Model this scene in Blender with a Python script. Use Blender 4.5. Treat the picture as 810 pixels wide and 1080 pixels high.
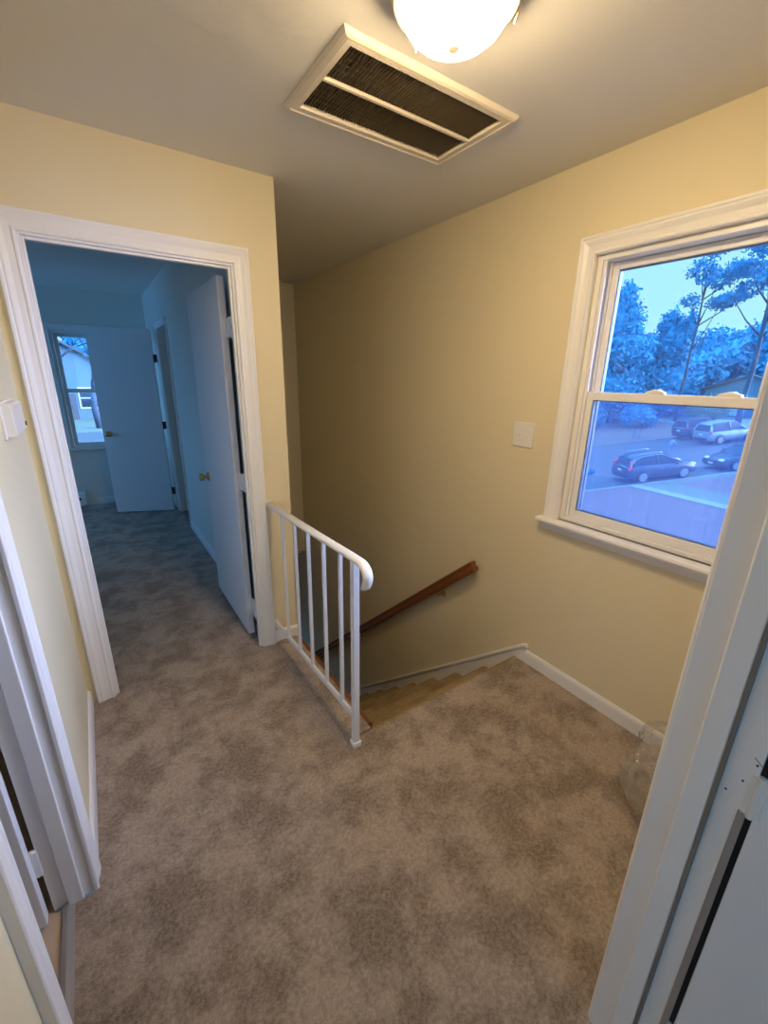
import bpy, bmesh, math, random
from mathutils import Vector, Matrix
random.seed(7)
SC = bpy.context.scene
COL = SC.collection
for o in list(bpy.data.objects):
    bpy.data.objects.remove(o)

# ------------------------------------------------------------------ camera
YAW, PIT, ROL, FPX, CAMH = 0.6002, 0.3089, 0.0171, 445.7, 1.5509
cam_data = bpy.data.cameras.new('camera')
cam = bpy.data.objects.new('camera', cam_data)
COL.objects.link(cam)
cam_data.sensor_fit = 'HORIZONTAL'
cam_data.sensor_width = 36.0
cam_data.lens = 36.0 * FPX / 810.0
cam_data.clip_start = 0.02
cam_data.clip_end = 400
_f = Vector((math.sin(YAW) * math.cos(PIT), math.cos(YAW) * math.cos(PIT), -math.sin(PIT)))
_r = Vector((math.cos(YAW), -math.sin(YAW), 0))
_u = _r.cross(_f)
_r2 = _r * math.cos(ROL) + _u * math.sin(ROL)
_u2 = -_r * math.sin(ROL) + _u * math.cos(ROL)
cam.matrix_world = Matrix(((_r2.x, _u2.x, -_f.x, 0), (_r2.y, _u2.y, -_f.y, 0), (_r2.z, _u2.z, -_f.z, CAMH), (0, 0, 0, 1)))
SC.camera = cam

# ------------------------------------------------------------------ world, exposure
LAMP_STRENGTH = 92.0
LAMP_COLOR = (1.0, 0.74, 0.42, 1)
SKY_LOW = (0.44, 0.95, 1.08, 1)      # pale band over the street
SKY_SIDE = (0.50, 1.45, 2.9, 1)         # sky outside the view, raised to brighten the rooms
GLOW = (17.0, 25.0, 47.0, 1)            # bright patch added out of view, lighting the landing through its window
WEST = (0.70, 2.6, 6.2, 1)             # lobe added out of view to brighten the bedroom and tree fronts
ZENITH = (1.1, 4.2, 8.5, 1)           # lobe added overhead to light the trees blue
SC.view_settings.view_transform = 'Standard'
SC.view_settings.look = 'None'
SC.view_settings.gamma = 1.0
SC.view_settings.use_curve_mapping = False
SC.view_settings.exposure = 0.0
SC.cycles.use_denoising = True
SC.cycles.max_bounces = 12
SC.cycles.transparent_max_bounces = 24
SC.cycles.sample_clamp_indirect = 6.0
w = bpy.data.worlds.new('overcast_sky')
SC.world = w
w.use_nodes = True
nt = w.node_tree
nt.nodes.clear()
tc = nt.nodes.new('ShaderNodeTexCoord')


def sky_lobe(direction, p0, p1):
    """0..1 ramp over the angle from a direction"""
    d = Vector(direction).normalized()
    dp = nt.nodes.new('ShaderNodeVectorMath')
    dp.operation = 'DOT_PRODUCT'
    nt.links.new(tc.outputs['Generated'], dp.inputs[0])
    dp.inputs[1].default_value = d
    mr = nt.nodes.new('ShaderNodeMapRange')
    mr.interpolation_type = 'SMOOTHSTEP'
    mr.inputs['From Min'].default_value = p0
    mr.inputs['From Max'].default_value = p1
    nt.links.new(dp.outputs['Value'], mr.inputs['Value'])
    return mr.outputs[0]


mix = nt.nodes.new('ShaderNodeMixRGB')
mix.inputs[1].default_value = SKY_SIDE
mix.inputs[2].default_value = SKY_LOW
nt.links.new(sky_lobe((0.57, 0.82, 0), 0.30, 0.74), mix.inputs[0])
mix2 = nt.nodes.new('ShaderNodeMixRGB')
mix2.inputs[2].default_value = GLOW
nt.links.new(sky_lobe((0.88, -0.47, 0.10), 0.76, 0.95), mix2.inputs[0])
nt.links.new(mix.outputs[0], mix2.inputs[1])
mix3 = nt.nodes.new('ShaderNodeMixRGB')
mix3.inputs[2].default_value = ZENITH
nt.links.new(sky_lobe((0, 0, 1), 0.42, 0.85), mix3.inputs[0])
nt.links.new(mix2.outputs[0], mix3.inputs[1])
mix4 = nt.nodes.new('ShaderNodeMixRGB')
mix4.inputs[2].default_value = WEST
nt.links.new(sky_lobe((-1, 0.15, 0.2), 0.45, 0.85), mix4.inputs[0])
nt.links.new(mix3.outputs[0], mix4.inputs[1])
mix = mix4
bg = nt.nodes.new('ShaderNodeBackground')
nt.links.new(mix.outputs[0], bg.inputs[0])
bg.inputs[1].default_value = 1.0
wo = nt.nodes.new('ShaderNodeOutputWorld')
nt.links.new(bg.outputs[0], wo.inputs[0])


def portal(name, loc, rot, sx, sy):
    """a sky portal: guides sampling of the sky through a window, gives no light itself"""
    d = bpy.data.lights.new(name, 'AREA')
    d.shape = 'RECTANGLE'
    d.size, d.size_y = sx, sy
    d.cycles.is_portal = True
    o = bpy.data.objects.new(name, d)
    COL.objects.link(o)
    o.location = loc
    o.rotation_euler = rot
    return o


# ------------------------------------------------------------------ dimensions (metres, camera above the origin)
XL, XW, YD, ZC = -0.2246, 1.8541, 2.1923, 2.409
XC, XE, YS, YF = 0.858, 0.845, 1.3165, 4.356      # stair wall corner, stairwell edge, top nosing, far stair wall
YC = 0.212                                        # hall face of the wall the camera looks out of
XJ = 0.806                                        # right jamb face of that doorway
ZLOW, ZG = -2.67, -2.25
Y2, X2 = 6.12, 0.705                              # far and right wall of the bedroom
C = 0.016

# ------------------------------------------------------------------ materials
MATS = {}


def new_mat(name):
    m = bpy.data.materials.new(name)
    m.use_nodes = True
    b = m.node_tree.nodes['Principled BSDF']
    MATS[name] = m
    return m, m.node_tree, b


def mat(name, col, rough=0.5, metal=0.0, bump=0.0, scale=60.0, vary=0.0, spec=0.5, coat=0.0, detail=3.0):
    m, t, b = new_mat(name)
    b.inputs['Base Color'].default_value = (*col, 1)
    b.inputs['Roughness'].default_value = rough
    b.inputs['Metallic'].default_value = metal
    b.inputs['Specular IOR Level'].default_value = spec
    b.inputs['Coat Weight'].default_value = coat
    if bump or vary:
        c = t.nodes.new('ShaderNodeTexCoord')
        n = t.nodes.new('ShaderNodeTexNoise')
        n.inputs['Scale'].default_value = scale
        n.inputs['Detail'].default_value = detail
        t.links.new(c.outputs['Object'], n.inputs['Vector'])
        if bump:
            bp = t.nodes.new('ShaderNodeBump')
            bp.inputs['Strength'].default_value = bump
            bp.inputs['Distance'].default_value = 0.004
            t.links.new(n.outputs['Fac'], bp.inputs['Height'])
            t.links.new(bp.outputs[0], b.inputs['Normal'])
        if vary:
            mx = t.nodes.new('ShaderNodeMixRGB')
            mx.inputs[1].default_value = (*[k * (1 - vary) for k in col], 1)
            mx.inputs[2].default_value = (*[min(1, k * (1 + vary)) for k in col], 1)
            t.links.new(n.outputs['Fac'], mx.inputs[0])
            t.links.new(mx.outputs[0], b.inputs['Base Color'])
    return m


def carpet_mat(name, dark, light):
    m, t, b = new_mat(name)
    c = t.nodes.new('ShaderNodeTexCoord')

    def noise(scale, detail, rough=0.5, dist=0.0):
        n = t.nodes.new('ShaderNodeTexNoise')
        n.inputs['Scale'].default_value = scale
        n.inputs['Detail'].default_value = detail
        n.inputs['Roughness'].default_value = rough
        n.inputs['Distortion'].default_value = dist
        t.links.new(c.outputs['Object'], n.inputs['Vector'])
        return n
    big = noise(5.2, 10, 0.70, 0.2)
    r = t.nodes.new('ShaderNodeValToRGB')
    r.color_ramp.elements[0].position = 0.41
    r.color_ramp.elements[1].position = 0.57
    t.links.new(big.outputs['Fac'], r.inputs[0])
    fine = noise(80.0, 3, 0.85)
    rf = t.nodes.new('ShaderNodeValToRGB')
    rf.color_ramp.elements[0].position = 0.38
    rf.color_ramp.elements[1].position = 0.62
    t.links.new(fine.outputs['Fac'], rf.inputs[0])
    mx = t.nodes.new('ShaderNodeMixRGB')
    mx.inputs[1].default_value = (*dark, 1)
    mx.inputs[2].default_value = (*light, 1)
    ad = t.nodes.new('ShaderNodeMath')
    ad.operation = 'MULTIPLY_ADD'
    ad.inputs[1].default_value = 0.52
    t.links.new(r.outputs[0], ad.inputs[0])
    sc = t.nodes.new('ShaderNodeMath')
    sc.operation = 'MULTIPLY'
    sc.inputs[1].default_value = 0.48
    t.links.new(rf.outputs[0], sc.inputs[0])
    t.links.new(sc.outputs[0], ad.inputs[2])
    t.links.new(ad.outputs[0], mx.inputs[0])
    t.links.new(mx.outputs[0], b.inputs['Base Color'])
    b.inputs['Roughness'].default_value = 1.0
    b.inputs['Specular IOR Level'].default_value = 0.1
    b.inputs['Sheen Weight'].default_value = 0.15
    bp = t.nodes.new('ShaderNodeBump')
    bp.inputs['Strength'].default_value = 0.9
    bp.inputs['Distance'].default_value = 0.006
    pile = noise(190.0, 4, 0.75)
    hs = t.nodes.new('ShaderNodeMath')
    hs.operation = 'MULTIPLY_ADD'
    hs.inputs[1].default_value = 0.5
    t.links.new(big.outputs['Fac'], hs.inputs[0])
    t.links.new(pile.outputs['Fac'], hs.inputs[2])
    t.links.new(hs.outputs[0], bp.inputs['Height'])
    t.links.new(bp.outputs[0], b.inputs['Normal'])
    return m


def wood_mat(name, dark, light, axis_scale=(8, 60, 60), rough=0.5, coat=0.0):
    m, t, b = new_mat(name)
    c = t.nodes.new('ShaderNodeTexCoord')
    mp = t.nodes.new('ShaderNodeMapping')
    mp.inputs['Scale'].default_value = axis_scale
    n = t.nodes.new('ShaderNodeTexNoise')
    n.inputs['Scale'].default_value = 1.0
    n.inputs['Detail'].default_value = 5
    t.links.new(c.outputs['Object'], mp.inputs[0])
    t.links.new(mp.outputs[0], n.inputs['Vector'])
    mx = t.nodes.new('ShaderNodeMixRGB')
    mx.inputs[1].default_value = (*dark, 1)
    mx.inputs[2].default_value = (*light, 1)
    t.links.new(n.outputs['Fac'], mx.inputs[0])
    t.links.new(mx.outputs[0], b.inputs['Base Color'])
    b.inputs['Roughness'].default_value = rough
    b.inputs['Coat Weight'].default_value = coat
    return m


def glass_mat(name, tint=(1, 1, 1), base=0.05, rough=0.0):
    """thin window glass: mirror-like by fresnel, else clear"""
    m = bpy.data.materials.new(name)
    m.use_nodes = True
    t = m.node_tree
    t.nodes.clear()
    tr = t.nodes.new('ShaderNodeBsdfTransparent')
    tr.inputs[0].default_value = (*tint, 1)
    gl = t.nodes.new('ShaderNodeBsdfGlossy')
    gl.inputs['Roughness'].default_value = rough
    fr = t.nodes.new('ShaderNodeFresnel')
    fr.inputs[0].default_value = 1.45
    mx = t.nodes.new('ShaderNodeMixShader')
    t.links.new(fr.outputs[0], mx.inputs[0])
    t.links.new(tr.outputs[0], mx.inputs[1])
    t.links.new(gl.outputs[0], mx.inputs[2])
    o = t.nodes.new('ShaderNodeOutputMaterial')
    t.links.new(mx.outputs[0], o.inputs[0])
    MATS[name] = m
    return m


def veil_mat(name, col, cover):
    """fine insect mesh: part cloth, part open"""
    m = bpy.data.materials.new(name)
    m.use_nodes = True
    t = m.node_tree
    t.nodes.clear()
    tr = t.nodes.new('ShaderNodeBsdfTransparent')
    df = t.nodes.new('ShaderNodeBsdfDiffuse')
    df.inputs[0].default_value = (*col, 1)
    tl = t.nodes.new('ShaderNodeBsdfTranslucent')
    tl.inputs[0].default_value = (*col, 1)
    a = t.nodes.new('ShaderNodeMixShader')
    a.inputs[0].default_value = 0.5
    t.links.new(df.outputs[0], a.inputs[1])
    t.links.new(tl.outputs[0], a.inputs[2])
    mx = t.nodes.new('ShaderNodeMixShader')
    mx.inputs[0].default_value = cover
    t.links.new(tr.outputs[0], mx.inputs[1])
    t.links.new(a.outputs[0], mx.inputs[2])
    o = t.nodes.new('ShaderNodeOutputMaterial')
    t.links.new(mx.outputs[0], o.inputs[0])
    MATS[name] = m
    return m


wall_paint = mat('cream_wall_paint', (0.80, 0.71, 0.48), 0.55, bump=0.06, scale=220)
bed_paint = mat('pale_bedroom_wall_paint', (0.76, 0.75, 0.68), 0.6, bump=0.06, scale=220)
ceil_paint = mat('white_ceiling_paint', (0.78, 0.76, 0.70), 0.8, bump=0.12, scale=90)
_t = ceil_paint.node_tree
_bp0 = [n for n in _t.nodes if n.type == 'BUMP'][0]
_c = [n for n in _t.nodes if n.type == 'TEX_COORD'][0]
_d = _t.nodes.new('ShaderNodeVectorMath'); _d.operation = 'DISTANCE'
_d.inputs[1].default_value = (0.56, 1.42, ZC)
_t.links.new(_c.outputs['Object'], _d.inputs[0])
_mr = _t.nodes.new('ShaderNodeMapRange')
_mr.inputs['From Min'].default_value = 0.34; _mr.inputs['From Max'].default_value = 0.08
_t.links.new(_d.outputs['Value'], _mr.inputs['Value'])
_n = _t.nodes.new('ShaderNodeTexNoise'); _n.inputs['Scale'].default_value = 7; _n.inputs['Detail'].default_value = 3; _n.inputs['Distortion'].default_value = 0.6
_t.links.new(_c.outputs['Object'], _n.inputs['Vector'])
_m = _t.nodes.new('ShaderNodeMath'); _m.operation = 'MULTIPLY'
_t.links.new(_n.outputs['Fac'], _m.inputs[0]); _t.links.new(_mr.outputs[0], _m.inputs[1])
_b2 = _t.nodes.new('ShaderNodeBump'); _b2.inputs['Strength'].default_value = 0.42; _b2.inputs['Distance'].default_value = 0.02
_t.links.new(_m.outputs[0], _b2.inputs['Height'])
_t.links.new(_bp0.outputs[0], _b2.inputs['Normal'])
_t.links.new(_b2.outputs[0], _t.nodes['Principled BSDF'].inputs['Normal'])
trim_paint = mat('white_gloss_trim_paint', (0.86, 0.85, 0.83), 0.38, bump=0.004, scale=35)
door_paint = mat('white_door_paint', (0.80, 0.80, 0.80), 0.42, bump=0.004, scale=40)
rail_paint = mat('white_iron_paint', (0.88, 0.88, 0.88), 0.3, bump=0.03, scale=60)
vinyl = mat('white_window_vinyl', (0.84, 0.83, 0.82), 0.35, bump=0.01, scale=40)
outer_paint = mat('blue_grey_outer_frame', (0.05, 0.07, 0.13), 0.5, bump=0.01, scale=40)
plate_white = mat('white_plastic_plate', (0.82, 0.80, 0.74), 0.4, bump=0.02, scale=60)
box_beige = mat('pale_plastic_box', (0.80, 0.77, 0.70), 0.45, bump=0.02, scale=60)
carpet = carpet_mat('taupe_pile_carpet', (0.20, 0.152, 0.117), (0.54, 0.447, 0.372))
stair_carpet = carpet_mat('tan_stair_carpet', (0.24, 0.165, 0.075), (0.46, 0.34, 0.18))
tile = mat('beige_floor_tile', (0.56, 0.44, 0.34), 0.4, bump=0.05, scale=10, vary=0.12)
steel = mat('grey_metal_strip', (0.42, 0.41, 0.42), 0.38, metal=0.6, bump=0.05, scale=30)
brass = mat('aged_brass', (0.60, 0.42, 0.16), 0.28, metal=1.0, bump=0.02, scale=40)
hinge_paint = mat('painted_hinge', (0.80, 0.79, 0.76), 0.4, bump=0.05, scale=90)
rail_wood = wood_mat('stained_handrail_wood', (0.12, 0.036, 0.008), (0.25, 0.080, 0.020))
edge_wood = wood_mat('stained_edge_wood', (0.14, 0.05, 0.015), (0.24, 0.09, 0.03))
vent_paint = mat('cream_grille_enamel', (0.78, 0.70, 0.56), 0.4, bump=0.02, scale=50)
vent_fin = mat('dull_grille_fins', (0.30, 0.24, 0.15), 0.42, metal=0.3, bump=0.02, scale=50)
vent_dark = mat('dark_duct', (0.06, 0.04, 0.02), 0.8, bump=0.1, scale=30)
vent_filter = mat('dusty_filter', (0.20, 0.14, 0.07), 0.9, bump=0.6, scale=55, vary=0.45)
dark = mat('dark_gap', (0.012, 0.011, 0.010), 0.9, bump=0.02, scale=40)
dark_metal = mat('dark_hole', (0.03, 0.028, 0.025), 0.6, bump=0.02, scale=40)
groove_shade = mat('grey_brown_groove_shade', (0.20, 0.185, 0.16), 0.8, bump=0.02, scale=40)
filler = mat('hairline_crack', (0.22, 0.20, 0.17), 0.8, bump=0.02, scale=40)
glass = glass_mat('clear_window_glass')
screen = veil_mat('insect_screen_mesh', (0.045, 0.085, 0.22), 0.26)
# lamp
m, t, b = new_mat('lit_opal_glass')
b.inputs['Base Color'].default_value = (0.9, 0.85, 0.75, 1)
b.inputs['Roughness'].default_value = 0.25
b.inputs['Emission Color'].default_value = LAMP_COLOR
b.inputs['Emission Strength'].default_value = LAMP_STRENGTH
opal = m
pan_metal = mat('cream_enamel_lamp_pan', (0.72, 0.60, 0.42), 0.35, metal=0.2, bump=0.02, scale=40)
finial_metal = mat('glare_tinted_finial', (0.86, 0.62, 0.52), 0.5, metal=0.0, bump=0.02, scale=40)  # pink tone and slight translucence put the lamp's glare into the finial
_t = finial_metal.node_tree
_b = _t.nodes['Principled BSDF']
_tl = _t.nodes.new('ShaderNodeBsdfTranslucent')
_tl.inputs[0].default_value = (0.9, 0.62, 0.5, 1)
_mx = _t.nodes.new('ShaderNodeMixShader')
_mx.inputs[0].default_value = 0.016
_t.links.new(_b.outputs[0], _mx.inputs[1])
_t.links.new(_tl.outputs[0], _mx.inputs[2])
_t.links.new(_mx.outputs[0], _t.nodes['Material Output'].inputs[0])

# ------------------------------------------------------------------ mesh helper
WL = {}


class MB:
    def __init__(s):
        s.v, s.f, s.sm = [], [], []

    def add(s, vs, fs, smooth=False):
        b = len(s.v)
        s.v += [tuple(p) for p in vs]
        for f in fs:
            s.f.append([b + i for i in f])
            s.sm.append(smooth)
        return s

    def box(s, x0, x1, y0, y1, z0, z1):
        x0, x1 = sorted((x0, x1)); y0, y1 = sorted((y0, y1)); z0, z1 = sorted((z0, z1))
        return s.add([(x0, y0, z0), (x1, y0, z0), (x1, y1, z0), (x0, y1, z0), (x0, y0, z1), (x1, y0, z1), (x1, y1, z1), (x0, y1, z1)],
                     [(0, 3, 2, 1), (4, 5, 6, 7), (0, 1, 5, 4), (1, 2, 6, 5), (2, 3, 7, 6), (3, 0, 4, 7)])

    def prism(s, poly, fn, a, b, smooth=False):
        """poly in 2-D, fn(p, q, h) -> xyz, from h=a to h=b"""
        n = len(poly)
        vs = [fn(p, q, a) for p, q in poly] + [fn(p, q, b) for p, q in poly]
        s.add(vs, [(i, (i + 1) % n, n + (i + 1) % n, n + i) for i in range(n)], smooth)
        k = len(s.v) - 2 * n
        s.f += [[k + i for i in range(n)][::-1], [k + n + i for i in range(n)]]
        s.sm += [False, False]
        return s

    def rings(s, rings, closed=True, caps=True, smooth=True):
        n = len(rings[0])
        vs = [p for r in rings for p in r]
        fs = []
        for k in range(len(rings) - 1):
            for i in range(n if closed else n - 1):
                j = (i + 1) % n
                fs.append((k * n + i, k * n + j, (k + 1) * n + j, (k + 1) * n + i))
        s.add(vs, fs, smooth)
        if caps:
            k = len(s.v) - len(vs)
            s.f += [[k + i for i in range(n)][::-1], [k + (len(rings) - 1) * n + i for i in range(n)]]
            s.sm += [False, False]
        return s

    def sweep(s, path, prof, side=None, smooth=True, scales=None):
        """prof: (side, up) pairs"""
        P = [Vector(p) for p in path]
        R = []
        for i, p in enumerate(P):
            tg = (P[min(i + 1, len(P) - 1)] - P[max(i - 1, 0)]).normalized()
            sd = Vector(side) if side else (tg.cross(Vector((0, 0, 1))) if abs(tg.z) < 0.99 else Vector((1, 0, 0)))
            sd = (sd - tg * sd.dot(tg)).normalized()
            up = sd.cross(tg).normalized()
            k = scales[i] if scales else 1.0
            R.append([tuple(p + sd * a * k + up * b_ * k) for a, b_ in prof])
        return s.rings(R, smooth=smooth)

    def tube(s, path, r, n=10, radii=None):
        prof = [(math.cos(2 * math.pi * i / n) * r, math.sin(2 * math.pi * i / n) * r) for i in range(n)]
        return s.sweep(path, prof, scales=[q / r for q in radii] if radii else None)

    def lathe(s, prof, c, axis='z', n=32, smooth=True):
        R = []
        for r, h in prof:
            ring = []
            for i in range(n):
                a = 2 * math.pi * i / n
                x, y = r * math.cos(a), r * math.sin(a)
                q = {'z': (x, y, h), 'y': (x, h, y), 'x': (h, x, y)}[axis]
                ring.append((c[0] + q[0], c[1] + q[1], c[2] + q[2]))
            R.append(ring)
        return s.rings(R, smooth=smooth)

    def ball(s, c, r, sx=1, sy=1, sz=1, n=14, m=8):
        return s.lathe([(max(1e-4, r * math.sin(math.pi * i / m)), -r * math.cos(math.pi * i / m)) for i in range(m + 1)], (0, 0, 0), n=n) and s._xf(n * (m + 1), c, sx, sy, sz)

    def _xf(s, k, c, sx, sy, sz):
        for i in range(len(s.v) - k, len(s.v)):
            x, y, z = s.v[i]
            s.v[i] = (c[0] + x * sx, c[1] + y * sy, c[2] + z * sz)
        return s

    def build(s, name, mt, parent=None, bevel=0.0, local=False, seg=2):
        me = bpy.data.meshes.new(name)
        off = Vector((0, 0, 0))
        if parent is not None and not local:
            off = WL[parent.name]
        me.from_pydata([tuple(Vector(p) - off) for p in s.v], [], s.f)
        me.polygons.foreach_set('use_smooth', s.sm)
        bm = bmesh.new()
        bm.from_mesh(me)
        bmesh.ops.recalc_face_normals(bm, faces=bm.faces)
        bm.to_mesh(me)
        bm.free()
        me.materials.append(mt)
        o = bpy.data.objects.new(name, me)
        COL.objects.link(o)
        if parent is not None:
            o.parent = parent
        WL[o.name] = off
        if bevel:
            md = o.modifiers.new('bevel', 'BEVEL')
            md.width = bevel
            md.segments = seg
            md.limit_method = 'ANGLE'
            md.angle_limit = math.radians(40)
        return o


def tag(o, label=None, cat=None, group=None, kind=None):
    if label: o['label'] = label
    if cat: o['category'] = cat
    if group: o['group'] = group
    if kind: o['kind'] = kind
    return o


def thing(name, loc, label, cat, group=None, kind=None, rz=0.0):
    o = bpy.data.objects.new(name, None)
    COL.objects.link(o)
    o.location = loc
    o.rotation_euler = (0, 0, rz)
    o.empty_display_size = 0.1
    WL[o.name] = Vector(loc)
    return tag(o, label, cat, group, kind)


def struct(o, label, cat):
    return tag(o, label, cat, kind='structure')


# ------------------------------------------------------------------ the shell
ZT = 2.75   # top of all walls (hidden above the ceiling)


def wall(name, boxes, label, mt=None):
    b_ = MB()
    for q in boxes:
        b_.box(*q)
    return struct(b_.build(name, mt or wall_paint), label, 'wall')


# hall + bedroom + camera room floor, one carpet with the stair hole left out
fl = MB()
fl.box(-2.6, XW, -3.0, 0.72, -0.25, 0)
fl.box(XL - 0.06, XW, 0.72, 1.24, -0.25, 0)
fl.box(XL - 0.0, XW, 1.24, YS - 0.02, -0.25, 0)
fl.box(-2.6, X2 + 0.02, 2.36, Y2, -0.25, 0)
fl.box(XL - 0.0, XE, YS - 0.02, 2.36, -0.25, 0)
struct(fl.build('floor', carpet), 'taupe pile carpet of the landing and the rooms off it', 'floor')
lw = MB()
lw.box(-2.6, XW, YF - 1.0, Y2, ZLOW - 0.1, ZLOW)
lw.box(XE, XW, YS, YF - 1.0, ZLOW - 0.1, ZLOW)
struct(lw.build('floor_downstairs', carpet), 'lower floor at the foot of the stairs', 'floor')
tb = MB()
tb.box(-2.0, XL - 0.062, 0.72, 1.24, -0.25, -0.004)
tb.box(-2.0, XL - 0.10, 1.24, 2.1, -0.25, -0.004)
struct(tb.build('floor_bathroom', tile), 'beige tile floor behind the narrow doorway', 'floor')

# ceiling with the hole for the return air grille
VX0, VX1, VY0, VY1 = 0.692, 1.372, 1.227, 1.642
hx0, hx1, hy0, hy1 = VX0 + 0.03, VX1 - 0.03, VY0 + 0.03, VY1 - 0.03
ce = MB()
ce.box(-2.7, hx0, -3.1, Y2 + 0.15, ZC, ZT)
ce.box(hx1, XW + 0.2, -3.1, Y2 + 0.15, ZC, ZT)
ce.box(hx0, hx1, -3.1, hy0, ZC, ZT)
ce.box(hx0, hx1, hy1, Y2 + 0.15, ZC, ZT)
struct(ce.build('ceiling', ceil_paint), 'white painted ceiling above the landing', 'ceiling')
struct(MB().box(-2.6, XC - 0.13, YF, Y2, -0.5, -0.25).box(XC - 0.13, XW, YF + 0.1, Y2, -0.5, -0.25).build('ceiling_downstairs', ceil_paint), 'ceiling of the lower floor beyond the stairs', 'ceiling')

AX0, AX1, AZ = -0.112, 0.632, 2.020    # doorway to the bedroom, clear opening between jambs
wall('wall_front', [(-2.6, AX0 - 0.02, YD, YD + 0.07, 0, ZT), (AX1 + 0.02, XC, YD, YD + 0.07, 0, ZT), (AX0 - 0.02, AX1 + 0.02, YD, YD + 0.07, AZ + 0.02, ZT)], 'cream wall holding the bedroom doorway')
CY0, CY1 = 4.66, 5.30                  # closet doorway in the bedroom's stair-side wall
wall('wall_stair_side', [(X2 + 0.05, XC, YD + 0.07, CY0, 0, ZT), (X2 + 0.05, XC, CY1, Y2 + 0.12, 0, ZT), (X2 + 0.05, XC, CY0, CY1, 2.0, ZT),
                         (XE - 0.12, XE, YS - 0.02, YF + 0.1, ZLOW, -0.25), (XE - 0.12, XE, 2.36, YF, -0.25, 0.0)], 'wall between the bedroom and the stairwell')
wall('wall_bedroom_right', [(X2, X2 + 0.05, YD + 0.07, CY0, 0, ZT), (X2, X2 + 0.05, CY1, Y2 + 0.12, 0, ZT), (X2, X2 + 0.05, CY0, CY1, 2.0, ZT)], 'pale bedroom wall with the closet doorway', bed_paint)
wall('wall_closet', [(1.6, 1.7, CY0 - 0.3, CY1 + 0.4, 0, ZT), (XC, 1.6, CY1 + 0.3, CY1 + 0.4, 0, ZT), (XC, 1.7, CY0 - 0.4, CY0 - 0.3, -0.25, ZT), (XC, 1.7, CY0 - 0.3, CY1 + 0.4, -0.25, 0)], 'inner walls of the dark bedroom closet')
wall('wall_stair_end', [(XC, XW, YF, YF + 0.1, -0.43, ZT)], 'end wall closing the stairwell above the steps')
WY0, WY1, WZ0, WZ1 = 0.335, 1.165, 0.888, 2.050   # window opening in the right wall
TH = 0.16
wall('wall_right', [(XW, XW + TH, -3.1, WY0, -6.6, ZT), (XW, XW + TH, WY1, Y2 + 0.15, -6.6, ZT), (XW, XW + TH, WY0, WY1, -6.6, WZ0), (XW, XW + TH, WY0, WY1, WZ1, ZT)], 'long cream wall with the window, beside the stairs')
wall('wall_back', [(XJ + 0.02, XW, 0.092, YC, 0, ZT), (XL, -0.16, 0.092, YC, 0, ZT), (-0.16, XJ + 0.02, 0.092, YC, 2.06, ZT)], 'wall around the doorway seen from its threshold')
BY0, BY1 = 0.722, 1.245                # narrow doorway in the left wall
wall('wall_left', [(XL - 0.10, XL, 0.092, BY0 - 0.02, 0, ZT), (XL - 0.10, XL, BY1 + 0.02, YD, 0, ZT), (XL - 0.10, XL, BY0 - 0.02, BY1 + 0.02, 2.04, ZT)], 'cream wall with the narrow doorway and wall box')
wall('wall_bathroom', [(-2.1, -2.0, 0.2, 2.19, 0, ZT), (-2.0, XL - 0.10, 0.2, 0.3, 0, ZT), (-2.0, XL - 0.10, 2.07, 2.17, 0, ZT)], 'walls of the small tiled room')
# bedroom
BX0, BX1, BZ0, BZ1 = -0.245, 0.56, 0.70, 1.985   # bedroom window opening in its far wall
wall('wall_bedroom_far', [(-2.7, BX0, Y2, Y2 + 0.15, 0, ZT), (BX1, X2, Y2, Y2 + 0.15, 0, ZT), (BX0, BX1, Y2, Y2 + 0.15, 0, BZ0), (BX0, BX1, Y2, Y2 + 0.15, BZ1, ZT)], 'far bedroom wall with a window', bed_paint)
wall('wall_bedroom_left', [(-2.7, -2.6, YD, 4.5, -0.25, ZT), (-2.7, -2.6, 5.9, Y2, -0.25, ZT), (-2.7, -2.6, 4.5, 5.9, -0.25, 0.7), (-2.7, -2.6, 4.5, 5.9, 2.05, ZT)], 'left bedroom wall', bed_paint)
# room the camera stands in
wall('wall_camera_room', [(-2.7, -2.6, -3.0, 0.2, -0.25, ZT), (-2.7, -1.3, -3.1, -3.0, -0.25, ZT), (0.4, XW, -3.1, -3.0, -0.25, ZT), (-1.3, 0.4, -3.1, -3.0, -0.25, 0.7), (-1.3, 0.4, -3.1, -3.0, 2.1, ZT), (-2.6, XL, 0.092, 0.2, 0, ZT)], 'walls of the room behind the viewpoint')
# downstairs
wall('wall_downstairs', [(-2.7, -2.6, YF - 1.0, Y2 + 0.15, ZLOW, -0.25), (-2.6, XE - 0.12, YF, YF + 0.1, ZLOW, -0.25), (-2.6, -0.6, Y2, Y2 + 0.15, ZLOW, 0), (0.9, XW, Y2, Y2 + 0.15, ZLOW, ZT), (-0.6, 0.9, Y2, Y2 + 0.15, ZLOW, -1.9), (-0.6, 0.9, Y2, Y2 + 0.15, -1.25, 0)], 'walls of the lower floor')
H90 = math.pi / 2
portal('portal_hall_window', (XW + TH + 0.02, (WY0 + WY1) / 2, (WZ0 + WZ1) / 2), (0, H90, 0), 1.2, 0.86)
portal('portal_bedroom_window', ((BX0 + BX1) / 2, Y2 + 0.17, (BZ0 + BZ1) / 2), (-H90, 0, 0), 0.84, 1.32)
portal('portal_bedroom_side', (-2.72, 5.2, 1.375), (0, -H90, 0), 1.36, 1.42)
portal('portal_back_window', (-0.45, -3.12, 1.4), (H90, 0, 0), 1.74, 1.44)
portal('portal_downstairs', (0.15, Y2 + 0.17, -1.575), (-H90, 0, 0), 1.54, 0.70)

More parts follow.
